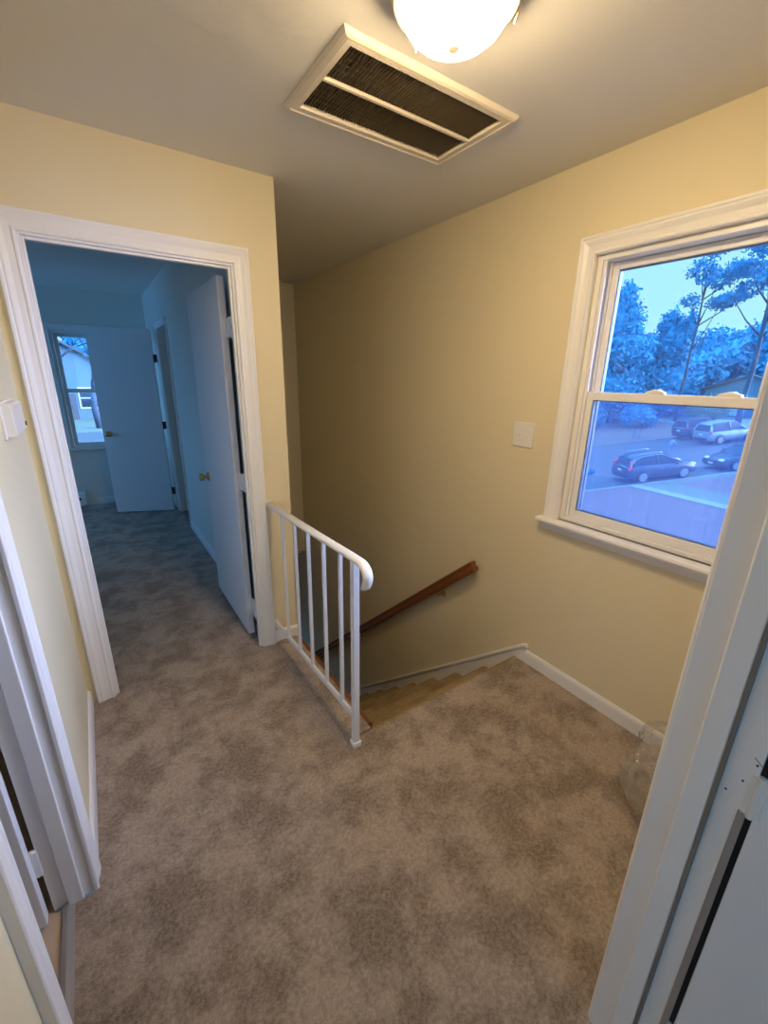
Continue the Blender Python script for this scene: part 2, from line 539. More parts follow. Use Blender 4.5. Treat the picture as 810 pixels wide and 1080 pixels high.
# ------------------------------------------------------------------ trim
CW = 0.072
CAS = [(0, 0), (0, .009), (.004, .013), (.010, .013), (.014, .010), (.034, .012), (.046, .016), (.052, .0175), (.058, .0165), (.062, .019), (.070, .019), (CW, .016), (CW, 0)]


def casing_u(mb, a0, a1, top, fn, bottom=0.0, prof=CAS):
    """mitred door casing round an opening a0..a1 with head at top; fn(a, z, t)"""
    R = []
    for (u, t_) in prof:
        R.append([fn(a0 - u, bottom, t_), fn(a0 - u, top + u, t_), fn(a1 + u, top + u, t_), fn(a1 + u, bottom, t_)])
    rings = [[R[k][i] for k in range(len(prof))] for i in range(4)]
    mb.rings(rings, smooth=False)
    return mb


# bedroom doorway (trim_1)
fA = lambda a, z, t_: (a, YD - t_, z)
o = casing_u(MB(), AX0 - 0.009, AX1 + 0.009, AZ + 0.008, fA).build('trim_1', trim_paint, bevel=0.0012)
trimA = struct(o, 'white moulded casing round the bedroom doorway', 'door frame')
j = MB()
j.box(AX0 - 0.02, AX0, YD - 0.004, YD + 0.072, 0, AZ + 0.02)
j.box(AX1, AX1 + 0.02, YD - 0.004, YD + 0.072, 0, AZ + 0.02)
j.box(AX0, AX1, YD - 0.004, YD + 0.072, AZ, AZ + 0.02)
j.build('jamb', trim_paint, trimA, bevel=0.0015)
j = MB()
j.box(AX0, AX0 + 0.011, YD + 0.008, YD + 0.033, 0, AZ)
j.box(AX1 - 0.011, AX1, YD + 0.008, YD + 0.033, 0, AZ)
j.box(AX0 + 0.011, AX1 - 0.011, YD + 0.008, YD + 0.033, AZ - 0.011, AZ)
j.build('door_stop', trim_paint, trimA, bevel=0.002)

# narrow left doorway (trim_2)
fB = lambda a, z, t_: (XL + t_, a, z)
o = casing_u(MB(), BY0 - 0.004, BY1 - 0.004, 2.03, fB).build('trim_2', trim_paint, bevel=0.0012)
trimB = struct(o, 'white moulded casing round the narrow doorway to the tiled room', 'door frame')
j = MB()
j.box(XL - 0.102, XL + 0.004, BY1, BY1 + 0.02, 0, 2.04)
j.box(XL - 0.102, XL + 0.004, BY0 - 0.02, BY0, 0, 2.04)
j.box(XL - 0.102, XL + 0.004, BY0, BY1, 2.02, 2.04)
j.build('jamb', trim_paint, trimB, bevel=0.0015)
st = MB().box(XL - 0.066, XL - 0.027, BY1 - 0.011, BY1, 0, 2.02).box(XL - 0.066, XL - 0.027, BY0, BY0 + 0.011, 0, 2.02).box(XL - 0.066, XL - 0.027, BY0 + 0.011, BY1 - 0.011, 2.009, 2.02)
st.build('door_stop', trim_paint, trimB, bevel=0.003)
# threshold strip
o = MB().prism([(XL - 0.086, 0.0), (XL - 0.080, 0.006), (XL - 0.068, 0.009), (XL - 0.056, 0.006), (XL - 0.050, 0.0)], lambda p, q, h: (p, h, q), BY0 + 0.001, BY1 - 0.001).build('trim_3', steel)
struct(o, 'grey metal threshold strip between carpet and tile', 'threshold')

# right jamb of the doorway in front (trim_4)
jb = MB().box(XJ, XJ + 0.02, 0.086, YC + 0.004, 0, 2.06).box(-0.16, -0.14, 0.086, YC + 0.004, 0, 2.06).box(-0.14, XJ, 0.086, YC + 0.004, 2.04, 2.06)
trimC = struct(jb.build('trim_4', trim_paint, bevel=0.0015), 'white door frame close by at the edge of the landing', 'door frame')
casing_u(MB(), -0.146, XJ + 0.006, 2.046, lambda a, z, t_: (a, YC + t_, z)).build('casing', trim_paint, trimC, bevel=0.001)
st = MB().box(XJ - 0.011, XJ, 0.134, 0.172, 0, 2.04).box(-0.14, -0.129, 0.134, 0.172, 0, 2.04).box(-0.129, XJ - 0.011, 0.134, 0.172, 2.029, 2.04)
st.build('door_stop', trim_paint, trimC, bevel=0.003)
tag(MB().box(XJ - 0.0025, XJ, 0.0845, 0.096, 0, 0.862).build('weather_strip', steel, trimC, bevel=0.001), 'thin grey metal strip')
tag(MB().box(XJ - 0.0115, XJ, 0.1275, 0.1338, 0, 2.029).build('groove_shade_strip', groove_shade, trimC, bevel=0.001), 'dull grey-brown strip painted as groove shade')  # shade of the groove, painted as a strip over the stop's rear face
MB().box(XJ + 0.021, XJ + 0.085, 0.0775, 0.0915, 0, 2.06).build('rear_casing', trim_paint, trimC)
tag(MB().box(XJ + 0.006, XJ + 0.0205, 0.0775, 0.0855, 0, 2.04).build('gap_shade', dark, trimC), 'dark strip painted as shade in the hinge gap')  # dark box stands in for the unlit depth of the gap
for (yy, zz) in ((0.092, 0.960), (0.102, 0.918), (0.1185, 0.884), (0.092, 0.876)):
    tag(MB().lathe([(0.0019, -0.0008), (0.0019, 0.0006)], (XJ, yy, zz), 'x', 10, False).build('screw_hole', dark_metal, trimC), 'small dark screw hole')
ck = MB()
for (y0, z0, y1, z1) in ((0.098, 0.972, 0.086, 0.962), (0.0865, 0.905, 0.0885, 0.878), (0.0885, 0.878, 0.0865, 0.872)):
    d = Vector((0, y1 - y0, z1 - z0)); n_ = Vector((0, -d.z, d.y)).normalized() * 0.0006
    ck.add([(XJ - 0.0004, y0 + n_.y, z0 + n_.z), (XJ - 0.0004, y1 + n_.y, z1 + n_.z), (XJ - 0.0004, y1 - n_.y, z1 - n_.z), (XJ - 0.0004, y0 - n_.y, z0 - n_.z),
            (XJ, y0 + n_.y, z0 + n_.z), (XJ, y1 + n_.y, z1 + n_.z), (XJ, y1 - n_.y, z1 - n_.z), (XJ, y0 - n_.y, z0 - n_.z)],
           [(0, 1, 2, 3), (4, 7, 6, 5), (0, 4, 5, 1), (1, 5, 6, 2), (2, 6, 7, 3), (3, 7, 4, 0)])
tag(ck.build('paint_crack', filler, trimC), 'hairline cracks round a filled hinge recess')

# baseboards
BB = [(0, 0), (.013, 0), (.013, .062), (.011, .070), (.006, .078), (0, .080)]


def bboard(mb, fn, a, b_, prof=BB):
    return mb.prism(prof, fn, a, b_)


struct(bboard(MB(), lambda p, q, h: (XW - p, h, q), YC, 1.245).build('baseboard_right', trim_paint, bevel=0.0012), 'white baseboard under the window', 'baseboard')
struct(bboard(MB(), lambda p, q, h: (XL + p, h, q), BY1 + CW - 0.004, YD).build('baseboard_left', trim_paint, bevel=0.0012), 'white baseboard below the wall box', 'baseboard')
bf = bboard(MB(), lambda p, q, h: (h, YD - p, q), AX1 + 0.009 + CW, XC + 0.013)
struct(bf.build('baseboard_front', trim_paint, bevel=0.0012), 'short white baseboard between door casing and stairwell', 'baseboard')
struct(bboard(MB(), lambda p, q, h: (h, YC + p, q), XJ + 0.008 + CW, XW - 0.013).build('baseboard_back', trim_paint, bevel=0.0012), 'white baseboard beside the near door frame', 'baseboard')
struct(bboard(MB(), lambda p, q, h: (h, Y2 - p, q), -0.20, X2).build('baseboard_bedroom_far', trim_paint), 'baseboard under the bedroom window', 'baseboard')
b2 = bboard(MB(), lambda p, q, h: (X2 - p, h, q), YD + 0.09, CY0 - 0.06)
bboard(b2, lambda p, q, h: (X2 - p, h, q), CY1 + 0.06, Y2 - 0.013)
struct(b2.build('baseboard_bedroom_right', trim_paint), 'baseboard along the bedroom wall behind the open door', 'baseboard')

# stairs
RUN, RISE, NST = 0.235, 0.205, 12
prof = [(YS - 0.02, 0.0), (YS - 0.008, -0.0015), (YS - 0.001, -0.008), (YS + 0.001, -0.02), (YS - 0.003, -0.034), (YS - 0.016, -0.04)]
for k in range(1, NST + 1):
    y0, z0 = YS + RUN * k, -RISE * k
    prof += [(y0 - RUN - 0.014, z0 + 0.006), (y0 - RUN - 0.008, z0)]
    prof += [(y0 - 0.058, z0), (y0 - 0.044, z0 - 0.003), (y0 - 0.030, z0 - 0.009), (y0 - 0.017, z0 - 0.018), (y0 - 0.007, z0 - 0.030), (y0, z0 - 0.044), (y0 - 0.002, z0 - 0.058), (y0 - 0.018, z0 - 0.066)]
prof += [(YS + RUN * NST - 0.016, ZLOW), (YS + RUN * NST - 0.2, ZLOW), (YS - 0.02, -0.32)]
o = MB().prism(prof, lambda p, q, h: (h, p, q), XE, XW - 0.002).build('stairs', stair_carpet)
struct(o, 'tan carpeted stairs going down beside the railing', 'stairs')
# sloping skirt board on the wall side
SL = RISE / RUN
sk = MB()
ys0, zs0 = 1.245, 0.104
ye = 4.05
sk.prism([(ys0, -0.02), (ys0, zs0), (ys0 + 0.012, zs0), (ye, zs0 - SL * (ye - ys0 - 0.012)), (ye, zs0 - SL * (ye - ys0) - 0.36), (ys0 + 0.30, -0.5)], lambda p, q, h: (h, p, q), XW - 0.012, XW)
skirt = struct(sk.build('trim_5', trim_paint, bevel=0.001), 'white skirt board running down the stair wall', 'skirt board')
cp = MB()
cp.sweep([(XW - 0.011, ys0 - 0.012, zs0 + 0.008), (XW - 0.011, ys0 + 0.02, zs0 - 0.010), (XW - 0.011, ye, zs0 - SL * (ye - ys0) + 0.004)],
         [(-.011, -.010), (.009, -.010), (.013, -.002), (.010, .008), (.002, .012), (-.011, .012)], side=(-1, 0, 0), smooth=False)
cp.build('cap_moulding', trim_paint, skirt)
# stained edge board of the landing along the stairwell
o = MB().prism([(XE - 0.004, -0.07), (XE + 0.020, -0.07), (XE + 0.030, -0.03), (XE + 0.030, -0.012), (XE + 0.022, -0.004), (XE - 0.004, -0.002)], lambda p, q, h: (p, h, q), YS + 0.03, YD + 0.3).build('trim_6', edge_wood)
struct(o, 'stained wood edge of the landing along the stairwell', 'trim')
# low carpet-wrapped edge under the railing
o = MB().prism([(0.722, 0.0), (0.725, 0.007), (0.735, 0.010), (XE - 0.006, 0.010), (XE, 0.004), (XE, -0.006), (XE - 0.05, -0.006)], lambda p, q, h: (p, h, q), YS - 0.01, YD - 0.001).build('floor_edge', carpet)
struct(o, 'carpet-wrapped landing edge under the railing', 'floor')

# ------------------------------------------------------------------ doors


def hinge(mb, x0, x1, y0, y1, z, h=0.09, pin=None):
    mb.box(x0, x1, y0, y1, z - h / 2, z + h / 2)
    if pin:
        mb.lathe([(0.0055, z - h / 2 - 0.004), (0.006, z - h / 2), (0.006, z + h / 2), (0.0055, z + h / 2 + 0.004)], (pin[0], pin[1], 0), 'z', 12)
    return mb


def knob(mb, c, axis, sgn):
    """door knob: rose, neck and ball, leaving the face at c along +/- axis"""
    pr_ = [(0.001, 0.0), (0.030, 0.0), (0.031, 0.004), (0.026, 0.008), (0.013, 0.011), (0.011, 0.026), (0.016, 0.031), (0.025, 0.038), (0.027, 0.047), (0.024, 0.056), (0.014, 0.061), (0.001, 0.062)]
    return mb.lathe([(r, sgn * h) for r, h in pr_], c, axis, 24)


# door_1: bedroom door, swung right open into the bedroom
LX0, LX1, LY0, LY1 = 0.600, 0.635, YD + 0.145, YD + 0.145 + 0.735
d1 = MB().box(LX0, LX1, LY0, LY1, 0.016, 2.005).build('door_1', door_paint, bevel=0.002)
struct(d1, 'open white slab door just inside the bedroom doorway', 'door')
tag(knob(MB(), (LX0, LY1 - 0.065, 0.885), 'x', -1).build('door_handle', brass, d1), 'brass door knob')
knob(MB(), (LX1, LY1 - 0.065, 0.885), 'x', 1).build('door_handle', brass, d1)
MB().box(LX0 + 0.006, LX1 - 0.006, LY1, LY1 + 0.0015, 0.855, 0.915).build('latch_plate', brass, d1)
for z in (1.77, 0.99, 0.215):
    hinge(MB(), LX1 - 0.012, AX1 + 0.004, YD + 0.060, LY0 + 0.001, z, pin=(AX1 + 0.006, YD + 0.10)).build('hinge', hinge_paint, d1)

# door_2: closet door in the bedroom, standing open in front of the window
d2 = thing('door_2', (0.655, 5.325, 0), 'slab closet door standing open in front of the bedroom window', 'door', kind='structure', rz=math.radians(180 - 23))
MB().box(0.01, 0.62, -0.017, 0.017, 0.02, 1.985).build('door_leaf', door_paint, d2, bevel=0.002, local=True)
tag(knob(MB(), (0.56, 0.017, 0.91), 'y', 1).build('door_handle', brass, d2, local=True), 'brass door knob')
knob(MB(), (0.56, -0.017, 0.91), 'y', -1).build('door_handle', brass, d2, local=True)
for z in (1.70, 1.0, 0.25):
    MB().box(-0.022, 0.011, -0.010, 0.010, z - 0.04, z + 0.04).build('hinge', dark_metal, d2, local=True)
oc = casing_u(MB(), CY0 + 0.0, CY1 - 0.0, 1.985, lambda a, z, t_: (X2 - t_, a, z), prof=[(u * .8, t_) for u, t_ in CAS]).build('trim_7', trim_paint)
struct(oc, 'casing round the bedroom closet doorway', 'door frame')
jj = MB().box(X2 - 0.002, XC, CY0, CY0 + 0.015, 0, 2.0).box(X2 - 0.002, XC, CY1 - 0.015, CY1, 0, 2.0).box(X2 - 0.002, XC, CY0 + 0.015, CY1 - 0.015, 1.985, 2.0)
jj.build('jamb', trim_paint, oc)

# door_3: door of the narrow left doorway, open into the tiled room
d3 = MB().box(-0.338 - 0.50, -0.338, 1.203, 1.238, 0.014, 2.005).build('door_3', door_paint, bevel=0.002)
struct(d3, 'white door swung into the tiled room', 'door')
for z in (0.215, 1.0, 1.77):
    hinge(MB(), -0.340, XL - 0.098, 1.234, 1.2475, z, pin=(-0.333, 1.2405)).build('hinge', hinge_paint, d3)
knob(MB(), (-0.338 - 0.44, 1.203, 0.92), 'y', -1).build('door_handle', brass, d3)

# door_4: door of the near doorway, swung back into the room the camera stands in
d4 = MB().box(XJ + 0.002, XJ + 0.037, -0.70, 0.0765, 0.012, 2.02).build('door_4', door_paint, bevel=0.002)
struct(d4, 'white door leaf folded back beside the near door frame', 'door')
for z in (0.90, 0.22, 1.80):
    hinge(MB(), XJ - 0.002, XJ + 0.012, 0.070, 0.094, z, h=0.078, pin=(XJ + 0.001, 0.081)).build('hinge', hinge_paint, d4)
knob(MB(), (XJ + 0.002, -0.635, 0.92), 'x', -1).build('door_handle', brass, d4)

# ------------------------------------------------------------------ window_1 (hall)


def sash(name, parent, y0, y1, z0, z1, x0, x1, stile, top, bot, mt=vinyl):
    f_ = MB()
    f_.box(x0, x1, y0, y0 + stile, z0, z1).box(x0, x1, y1 - stile, y1, z0, z1)
    f_.box(x0, x1, y0 + stile, y1 - stile, z0, z0 + bot).box(x0, x1, y0 + stile, y1 - stile, z1 - top, z1)
    s_ = f_.build(name, mt, parent, bevel=0.003)
    xm = (x0 + x1) / 2
    MB().box(xm - 0.002, xm + 0.002, y0 + stile - 0.004, y1 - stile + 0.004, z0 + bot - 0.004, z1 - top + 0.004).build('pane', glass, s_)
    gb = MB()
    gb.box(x0 + 0.006, x1 - 0.001, y0 + stile, y0 + stile + 0.003, z0 + bot, z1 - top).box(x0 + 0.006, x1 - 0.001, y1 - stile - 0.003, y1 - stile, z0 + bot, z1 - top)
    gb.box(x0 + 0.006, x1 - 0.001, y0 + stile + 0.003, y1 - stile - 0.003, z0 + bot, z0 + bot + 0.003).box(x0 + 0.006, x1 - 0.001, y0 + stile + 0.003, y1 - stile - 0.003, z1 - top - 0.003, z1 - top)
    tag(gb.build('dimming_bead', outer_paint, s_), 'dark blue-grey bead added to dim the sash edge')  # dark lining added to tone down the over-lit sash edge
    return s_


win = thing('window_1', (XW, (WY0 + WY1) / 2, WZ0), 'white double-hung window looking onto the street', 'window', kind='structure')
fr_ = MB()
XM = XW + 0.085
fr_.box(XW + 0.012, XM, WY1 - 0.022, WY1, WZ0, WZ1).box(XW + 0.012, XM, WY0, WY0 + 0.022, WZ0, WZ1)
fr_.box(XW + 0.012, XM, WY0 + 0.022, WY1 - 0.022, WZ1 - 0.022, WZ1).box(XW + 0.012, XM, WY0 + 0.022, WY1 - 0.022, WZ0, WZ0 + 0.02)
of_ = MB()
of_.box(XM, XW + TH, WY1 - 0.022, WY1, WZ0, WZ1).box(XM, XW + TH, WY0, WY0 + 0.022, WZ0, WZ1)
of_.box(XM, XW + TH, WY0 + 0.022, WY1 - 0.022, WZ1 - 0.022, WZ1).box(XM, XW + TH, WY0 + 0.022, WY1 - 0.022, WZ0, WZ0 + 0.02)
tag(of_.build('outer_frame', outer_paint, win), 'dark blue-grey outer frame')
# inner balance track beads
for yy in ((WY1 - 0.036, WY1 - 0.022), (WY0 + 0.022, WY0 + 0.036)):
    fr_.box(XW + 0.020, XW + 0.028, *yy, WZ0 + 0.02, WZ1 - 0.022)
    fr_.box(XW + 0.063, XW + 0.071, *yy, WZ0 + 0.02, WZ1 - 0.022)
fr_.build('window_frame', vinyl, win, bevel=0.002)
MID = 1.483
low = sash('lower_sash', win, WY0 + 0.026, WY1 - 0.026, WZ0 + 0.02, MID + 0.020, XW + 0.030, XW + 0.060, 0.036, 0.036, 0.040)
upp = sash('upper_sash', win, WY0 + 0.026, WY1 - 0.026, MID - 0.018, WZ1 - 0.024, XW + 0.074, XW + 0.104, 0.036, 0.030, 0.034)
for yc in (0.85, 0.60):
    lk = MB()
    lk.prism([(-0.038, 0), (0.038, 0), (0.034, 0.009), (0.012, 0.016), (-0.012, 0.016), (-0.034, 0.009)], lambda p, q, h: (h, yc + p, MID + 0.020 + q), XW + 0.032, XW + 0.056)
    lk.box(XW + 0.040, XW + 0.074, yc - 0.010, yc + 0.010, MID + 0.030, MID + 0.038)
    lk.build('sash_lock', vinyl, low, bevel=0.002)
sc_ = MB().box(XW + 0.126, XW + 0.1275, WY0 + 0.03, WY1 - 0.03, WZ0 + 0.03, MID + 0.01).build('insect_screen', screen, win)
sfm = MB()
for q in ((WY0 + 0.022, WY0 + 0.034), (WY1 - 0.034, WY1 - 0.022)):
    sfm.box(XW + 0.122, XW + 0.132, *q, WZ0 + 0.02, MID + 0.02)
sfm.box(XW + 0.122, XW + 0.132, WY0 + 0.034, WY1 - 0.034, WZ0 + 0.02, WZ0 + 0.032)
sfm.build('screen_frame', outer_paint, win)
# casing: three sides, standing on the stool
wc = casing_u(MB(), WY0 + 0.0, WY1 - 0.0, WZ1 - 0.0, lambda a, z, t_: (XW - t_, a, z), bottom=WZ0 - 0.002, prof=[(u * 1.02, t_ * 1.25) for u, t_ in CAS])
wc.build('casing', trim_paint, win, bevel=0.0012)
stl = MB()
stl.prism([(XW - 0.055, -0.020), (XW - 0.058, -0.012), (XW - 0.055, -0.002), (XW - 0.048, 0.0), (XW + 0.03, 0.0), (XW + 0.03, -0.022), (XW - 0.05, -0.022)], lambda p, q, h: (p, h, WZ0 + q), WY0 - 0.095, WY1 + 0.095)
stl.build('window_sill', trim_paint, win, bevel=0.002)
apr = MB()
apr.prism([(0, 0), (0.036, 0), (0.034, -0.012), (0.022, -0.020), (0.018, -0.034), (0.013, -0.044), (0.0, -0.048)], lambda p, q, h: (XW - p, h, WZ0 - 0.022 + q), WY0 - 0.075, WY1 + 0.075)
apr.build('apron', trim_paint, win)

# window_2 (bedroom)
w2 = thing('window_2', ((BX0 + BX1) / 2, Y2, BZ0), 'white double-hung bedroom window partly hidden by the closet door', 'window', kind='structure')
f2 = MB()
f2.box(BX0, BX0 + 0.03, Y2 + 0.01, Y2 + 0.15, BZ0, BZ1).box(BX1 - 0.03, BX1, Y2 + 0.01, Y2 + 0.15, BZ0, BZ1)
f2.box(BX0 + 0.03, BX1 - 0.03, Y2 + 0.01, Y2 + 0.15, BZ1 - 0.03, BZ1).box(BX0 + 0.03, BX1 - 0.03, Y2 + 0.01, Y2 + 0.15, BZ0, BZ0 + 0.02)
f2.build('window_frame', vinyl, w2)


def sash_y(name, x0, x1, z0, z1, y0, y1):
    f_ = MB()
    f_.box(x0, x0 + 0.04, y0, y1, z0, z1).box(x1 - 0.04, x1, y0, y1, z0, z1)
    f_.box(x0 + 0.04, x1 - 0.04, y0, y1, z0, z0 + 0.036).box(x0 + 0.04, x1 - 0.04, y0, y1, z1 - 0.036, z1)
    s_ = f_.build(name, vinyl, w2)
    ym = (y0 + y1) / 2
    MB().box(x0 + 0.036, x1 - 0.036, ym - 0.002, ym + 0.002, z0 + 0.03, z1 - 0.03).build('pane', glass, s_)


sash_y('lower_sash', BX0 + 0.032, BX1 - 0.032, BZ0 + 0.02, 1.36, Y2 + 0.03, Y2 + 0.06)
sash_y('upper_sash', BX0 + 0.032, BX1 - 0.032, 1.33, BZ1 - 0.03, Y2 + 0.075, Y2 + 0.105)
casing_u(MB(), BX0, BX1, BZ1, lambda a, z, t_: (a, Y2 - t_, z), bottom=BZ0 - 0.002, prof=[(u * .85, t_) for u, t_ in CAS]).build('casing', trim_paint, w2)
MB().box(BX0 - 0.085, BX1 + 0.085, Y2 - 0.045, Y2 + 0.03, BZ0 - 0.024, BZ0).build('window_sill', trim_paint, w2, bevel=0.003)
# window_3: unseen side window of the bedroom, window_4: behind the camera, window_5: downstairs
for (nm, bx, lab) in (('window_3', [(-2.69, -2.61, 4.5, 4.56, 0.7, 2.05), (-2.69, -2.61, 5.84, 5.9, 0.7, 2.05), (-2.69, -2.61, 4.56, 5.84, 0.7, 0.76), (-2.69, -2.61, 4.56, 5.84, 1.99, 2.05), (-2.69, -2.61, 5.17, 5.23, 0.76, 1.99)], 'side window of the bedroom'),
                      ('window_4', [(-1.3, -1.24, -3.09, -3.01, 0.7, 2.1), (0.34, 0.4, -3.09, -3.01, 0.7, 2.1), (-1.24, 0.34, -3.09, -3.01, 0.7, 0.76), (-1.24, 0.34, -3.09, -3.01, 2.04, 2.1), (-0.48, -0.42, -3.09, -3.01, 0.76, 2.04)], 'wide window of the room behind the viewpoint'),
                      ('window_5', [(-0.6, -0.54, Y2 + 0.03, Y2 + 0.11, -1.9, -1.25), (0.84, 0.9, Y2 + 0.03, Y2 + 0.11, -1.9, -1.25), (-0.54, 0.84, Y2 + 0.03, Y2 + 0.11, -1.9, -1.84), (-0.54, 0.84, Y2 + 0.03, Y2 + 0.11, -0.76, -1.25)], 'window of the lower floor')):
    q = MB()
    for x in bx:
        q.box(*x)
    struct(q.build(nm, vinyl), lab, 'window')

# ------------------------------------------------------------------ railing
rl = thing('guard_railing', (0.735, 1.72, 0), 'white iron guard railing at the edge of the stairwell', 'railing')
RX0, RX1 = 0.729, 0.741   # at the wall, at the post


def rx(y):
    return RX0 + (RX1 - RX0) * (YD - y) / (YD - 1.274)


ZR = 0.888
path = [(rx(YD - 0.001), YD - 0.001, ZR - 0.008), (rx(1.6), 1.6, ZR + 0.002), (rx(1.30), 1.30, ZR + 0.010)]
cy_, cz_, rr = 1.228, ZR + 0.010 - 0.048, 0.048
for a in range(10, 111, 10):
    t_ = math.radians(a)
    path.append((rx(cy_), cy_ - math.sin(t_) * rr * 1.25 + 0.01, cz_ + math.cos(t_) * rr))
yl, zl = path[-1][1], path[-1][2]
path += [(rx(cy_), yl + 0.006, zl - 0.016), (rx(cy_), yl + 0.013, zl - 0.030)]
cap = [(-.019, -.004), (-.021, .003), (-.017, .010), (-.008, .014), (.008, .014), (.017, .010), (.021, .003), (.019, -.004), (.012, -.009), (-.012, -.009)]
MB().sweep(path, cap, side=(1, 0, 0)).build('handrail_cap', rail_paint, rl)
MB().sweep([(rx(YD - 0.001), YD - 0.001, 0.131), (rx(1.29), 1.29, 0.150)], [(-.008, -.013), (.008, -.013), (.008, .013), (-.008, .013)], smooth=False).build('bottom_rail', rail_paint, rl, bevel=0.002)
py = 1.274
post = MB().box(RX1 - 0.0135, RX1 + 0.0135, py - 0.0135, py + 0.0135, 0.004, ZR + 0.003).build('post', rail_paint, rl, bevel=0.002)
MB().box(RX1 - 0.020, RX1 + 0.020, py - 0.020, py + 0.020, 0, 0.024).build('post_shoe', rail_paint, post, bevel=0.003)
for y in (1.998, 1.842, 1.690, 1.535, 1.388):
    MB().box(rx(y) - 0.0075, rx(y) + 0.0075, y - 0.0075, y + 0.0075, 0.135, ZR - 0.004).build('baluster', rail_paint, rl, bevel=0.0015)
for (z, h) in ((ZR - 0.006, 0.034), (0.131, 0.04)):
    MB().box(rx(YD) - 0.016, rx(YD) + 0.016, YD - 0.005, YD, z - h / 2, z + h / 2).build('wall_flange', rail_paint, rl, bevel=0.001)

# ------------------------------------------------------------------ wooden wall handrail
hr = thing('stair_handrail', (XW - 0.06, 2.8, -0.58), 'dark stained wooden handrail sloping down the stair wall', 'handrail')
HS = 0.885
hp = lambda y: (XW - 0.060, y, 0.462 - HS * (y - 1.635))
pr_ = [(-.020, -.030), (.020, -.030), (.022, -.018), (.016, -.008), (.020, .004), (.026, .016), (.022, .028), (.010, .034), (-.010, .034), (-.022, .028), (-.026, .016), (-.020, .004), (-.016, -.008), (-.022, -.018)]
MB().sweep([hp(1.635), hp(1.9), hp(2.6), hp(3.4), hp(4.15)], pr_, side=(-1, 0, 0)).build('rail', rail_wood, hr, bevel=0.001)
for y in (1.95, 3.0, 3.95):
    x, yy, z = hp(y)
    bk = MB().lathe([(0.022, 0.0), (0.022, -0.006), (0.008, -0.008), (0.008, -0.02)], (XW, yy, z - 0.075), 'x', 16)
    bk.tube([(XW - 0.01, yy, z - 0.075), (XW - 0.04, yy, z - 0.072), (XW - 0.058, yy, z - 0.06), (XW - 0.06, yy, z - 0.036)], 0.006, 8)
    bk.build('bracket', brass, hr)

# ------------------------------------------------------------------ return air grille
vt = thing('return_air_grille', ((VX0 + VX1) / 2, (VY0 + VY1) / 2, ZC), 'cream metal return air grille in the ceiling beside the lamp', 'vent')
R = []
P4 = [(VX0, VY0), (VX1, VY0), (VX1, VY1), (VX0, VY1)]


def frame_ring(ins, z):
    return [(VX0 + ins, VY0 + ins, z), (VX1 - ins, VY0 + ins, z), (VX1 - ins, VY1 - ins, z), (VX0 + ins, VY1 - ins, z)]


fp = [(0, ZC), (0, ZC - 0.003), (0.006, ZC - 0.012), (0.014, ZC - 0.016), (0.018, ZC - 0.012), (0.022, ZC - 0.014), (0.040, ZC - 0.014), (0.042, ZC - 0.008), (0.042, ZC + 0.0), (0.0, ZC)]
fm = MB()
rings = [frame_ring(*p) for p in fp]
fm.rings(rings, caps=False, smooth=False)
fm.build('frame', vent_paint, vt)
vm = (VY0 + VY1) / 2
MB().box(VX0 + 0.042, VX1 - 0.042, vm - 0.006, vm + 0.006, ZC - 0.013, ZC - 0.002).build('divider_bar', vent_paint, vt, bevel=0.001)
fn_ = MB()
n = 54
for i in range(n):
    x = VX0 + 0.046 + (VX1 - VX0 - 0.092) * i / (n - 1)
    for (a, b_) in ((VY0 + 0.0455, vm - 0.009), (vm + 0.009, VY1 - 0.0465)):
        bow = 0.0
        K = []
        for kk in range(7):
            u = kk / 6
            bow = 0.006 * math.sin(math.pi * u) if (i in (4, 5) and a < vm - 0.1) else 0.0
            K.append((x + bow, a + (b_ - a) * u))
        rg = [[(px - 0.0006 - 0.003, yy, ZC - 0.007), (px + 0.0006 - 0.003, yy, ZC - 0.007), (px + 0.0006 + 0.002, yy, ZC + 0.004), (px - 0.0006 + 0.002, yy, ZC + 0.004)] for px, yy in K]
        fn_.rings(rg, smooth=False)
fn_.build('louvers', vent_fin, vt)
# long support wires behind the fins and the dusty filter above
sw = MB()
for k in range(1, 6):
    for a in (VY0 + 0.0425, vm + 0.0065):
        y = a + k * (vm - 0.0065 - VY0 - 0.0425) / 6
        sw.box(VX0 + 0.044, VX1 - 0.044, y - 0.0012, y + 0.0012, ZC + 0.006, ZC + 0.009)
sw.build('support_wires', vent_fin, vt)
MB().box(hx0, hx1, hy0, hy1, ZC + 0.05, ZC + 0.06).build('filter', vent_filter, vt)
du = MB()
du.box(hx0 - 0.0, hx0 + 0.002, hy0, hy1, ZC + 0.0, ZC + 0.05).box(hx1 - 0.002, hx1, hy0, hy1, ZC, ZC + 0.05).box(hx0 + 0.002, hx1 - 0.002, hy0, hy0 + 0.002, ZC, ZC + 0.05).box(hx0 + 0.002, hx1 - 0.002, hy1 - 0.002, hy1, ZC, ZC + 0.05)
du.build('duct_collar', vent_dark, vt)

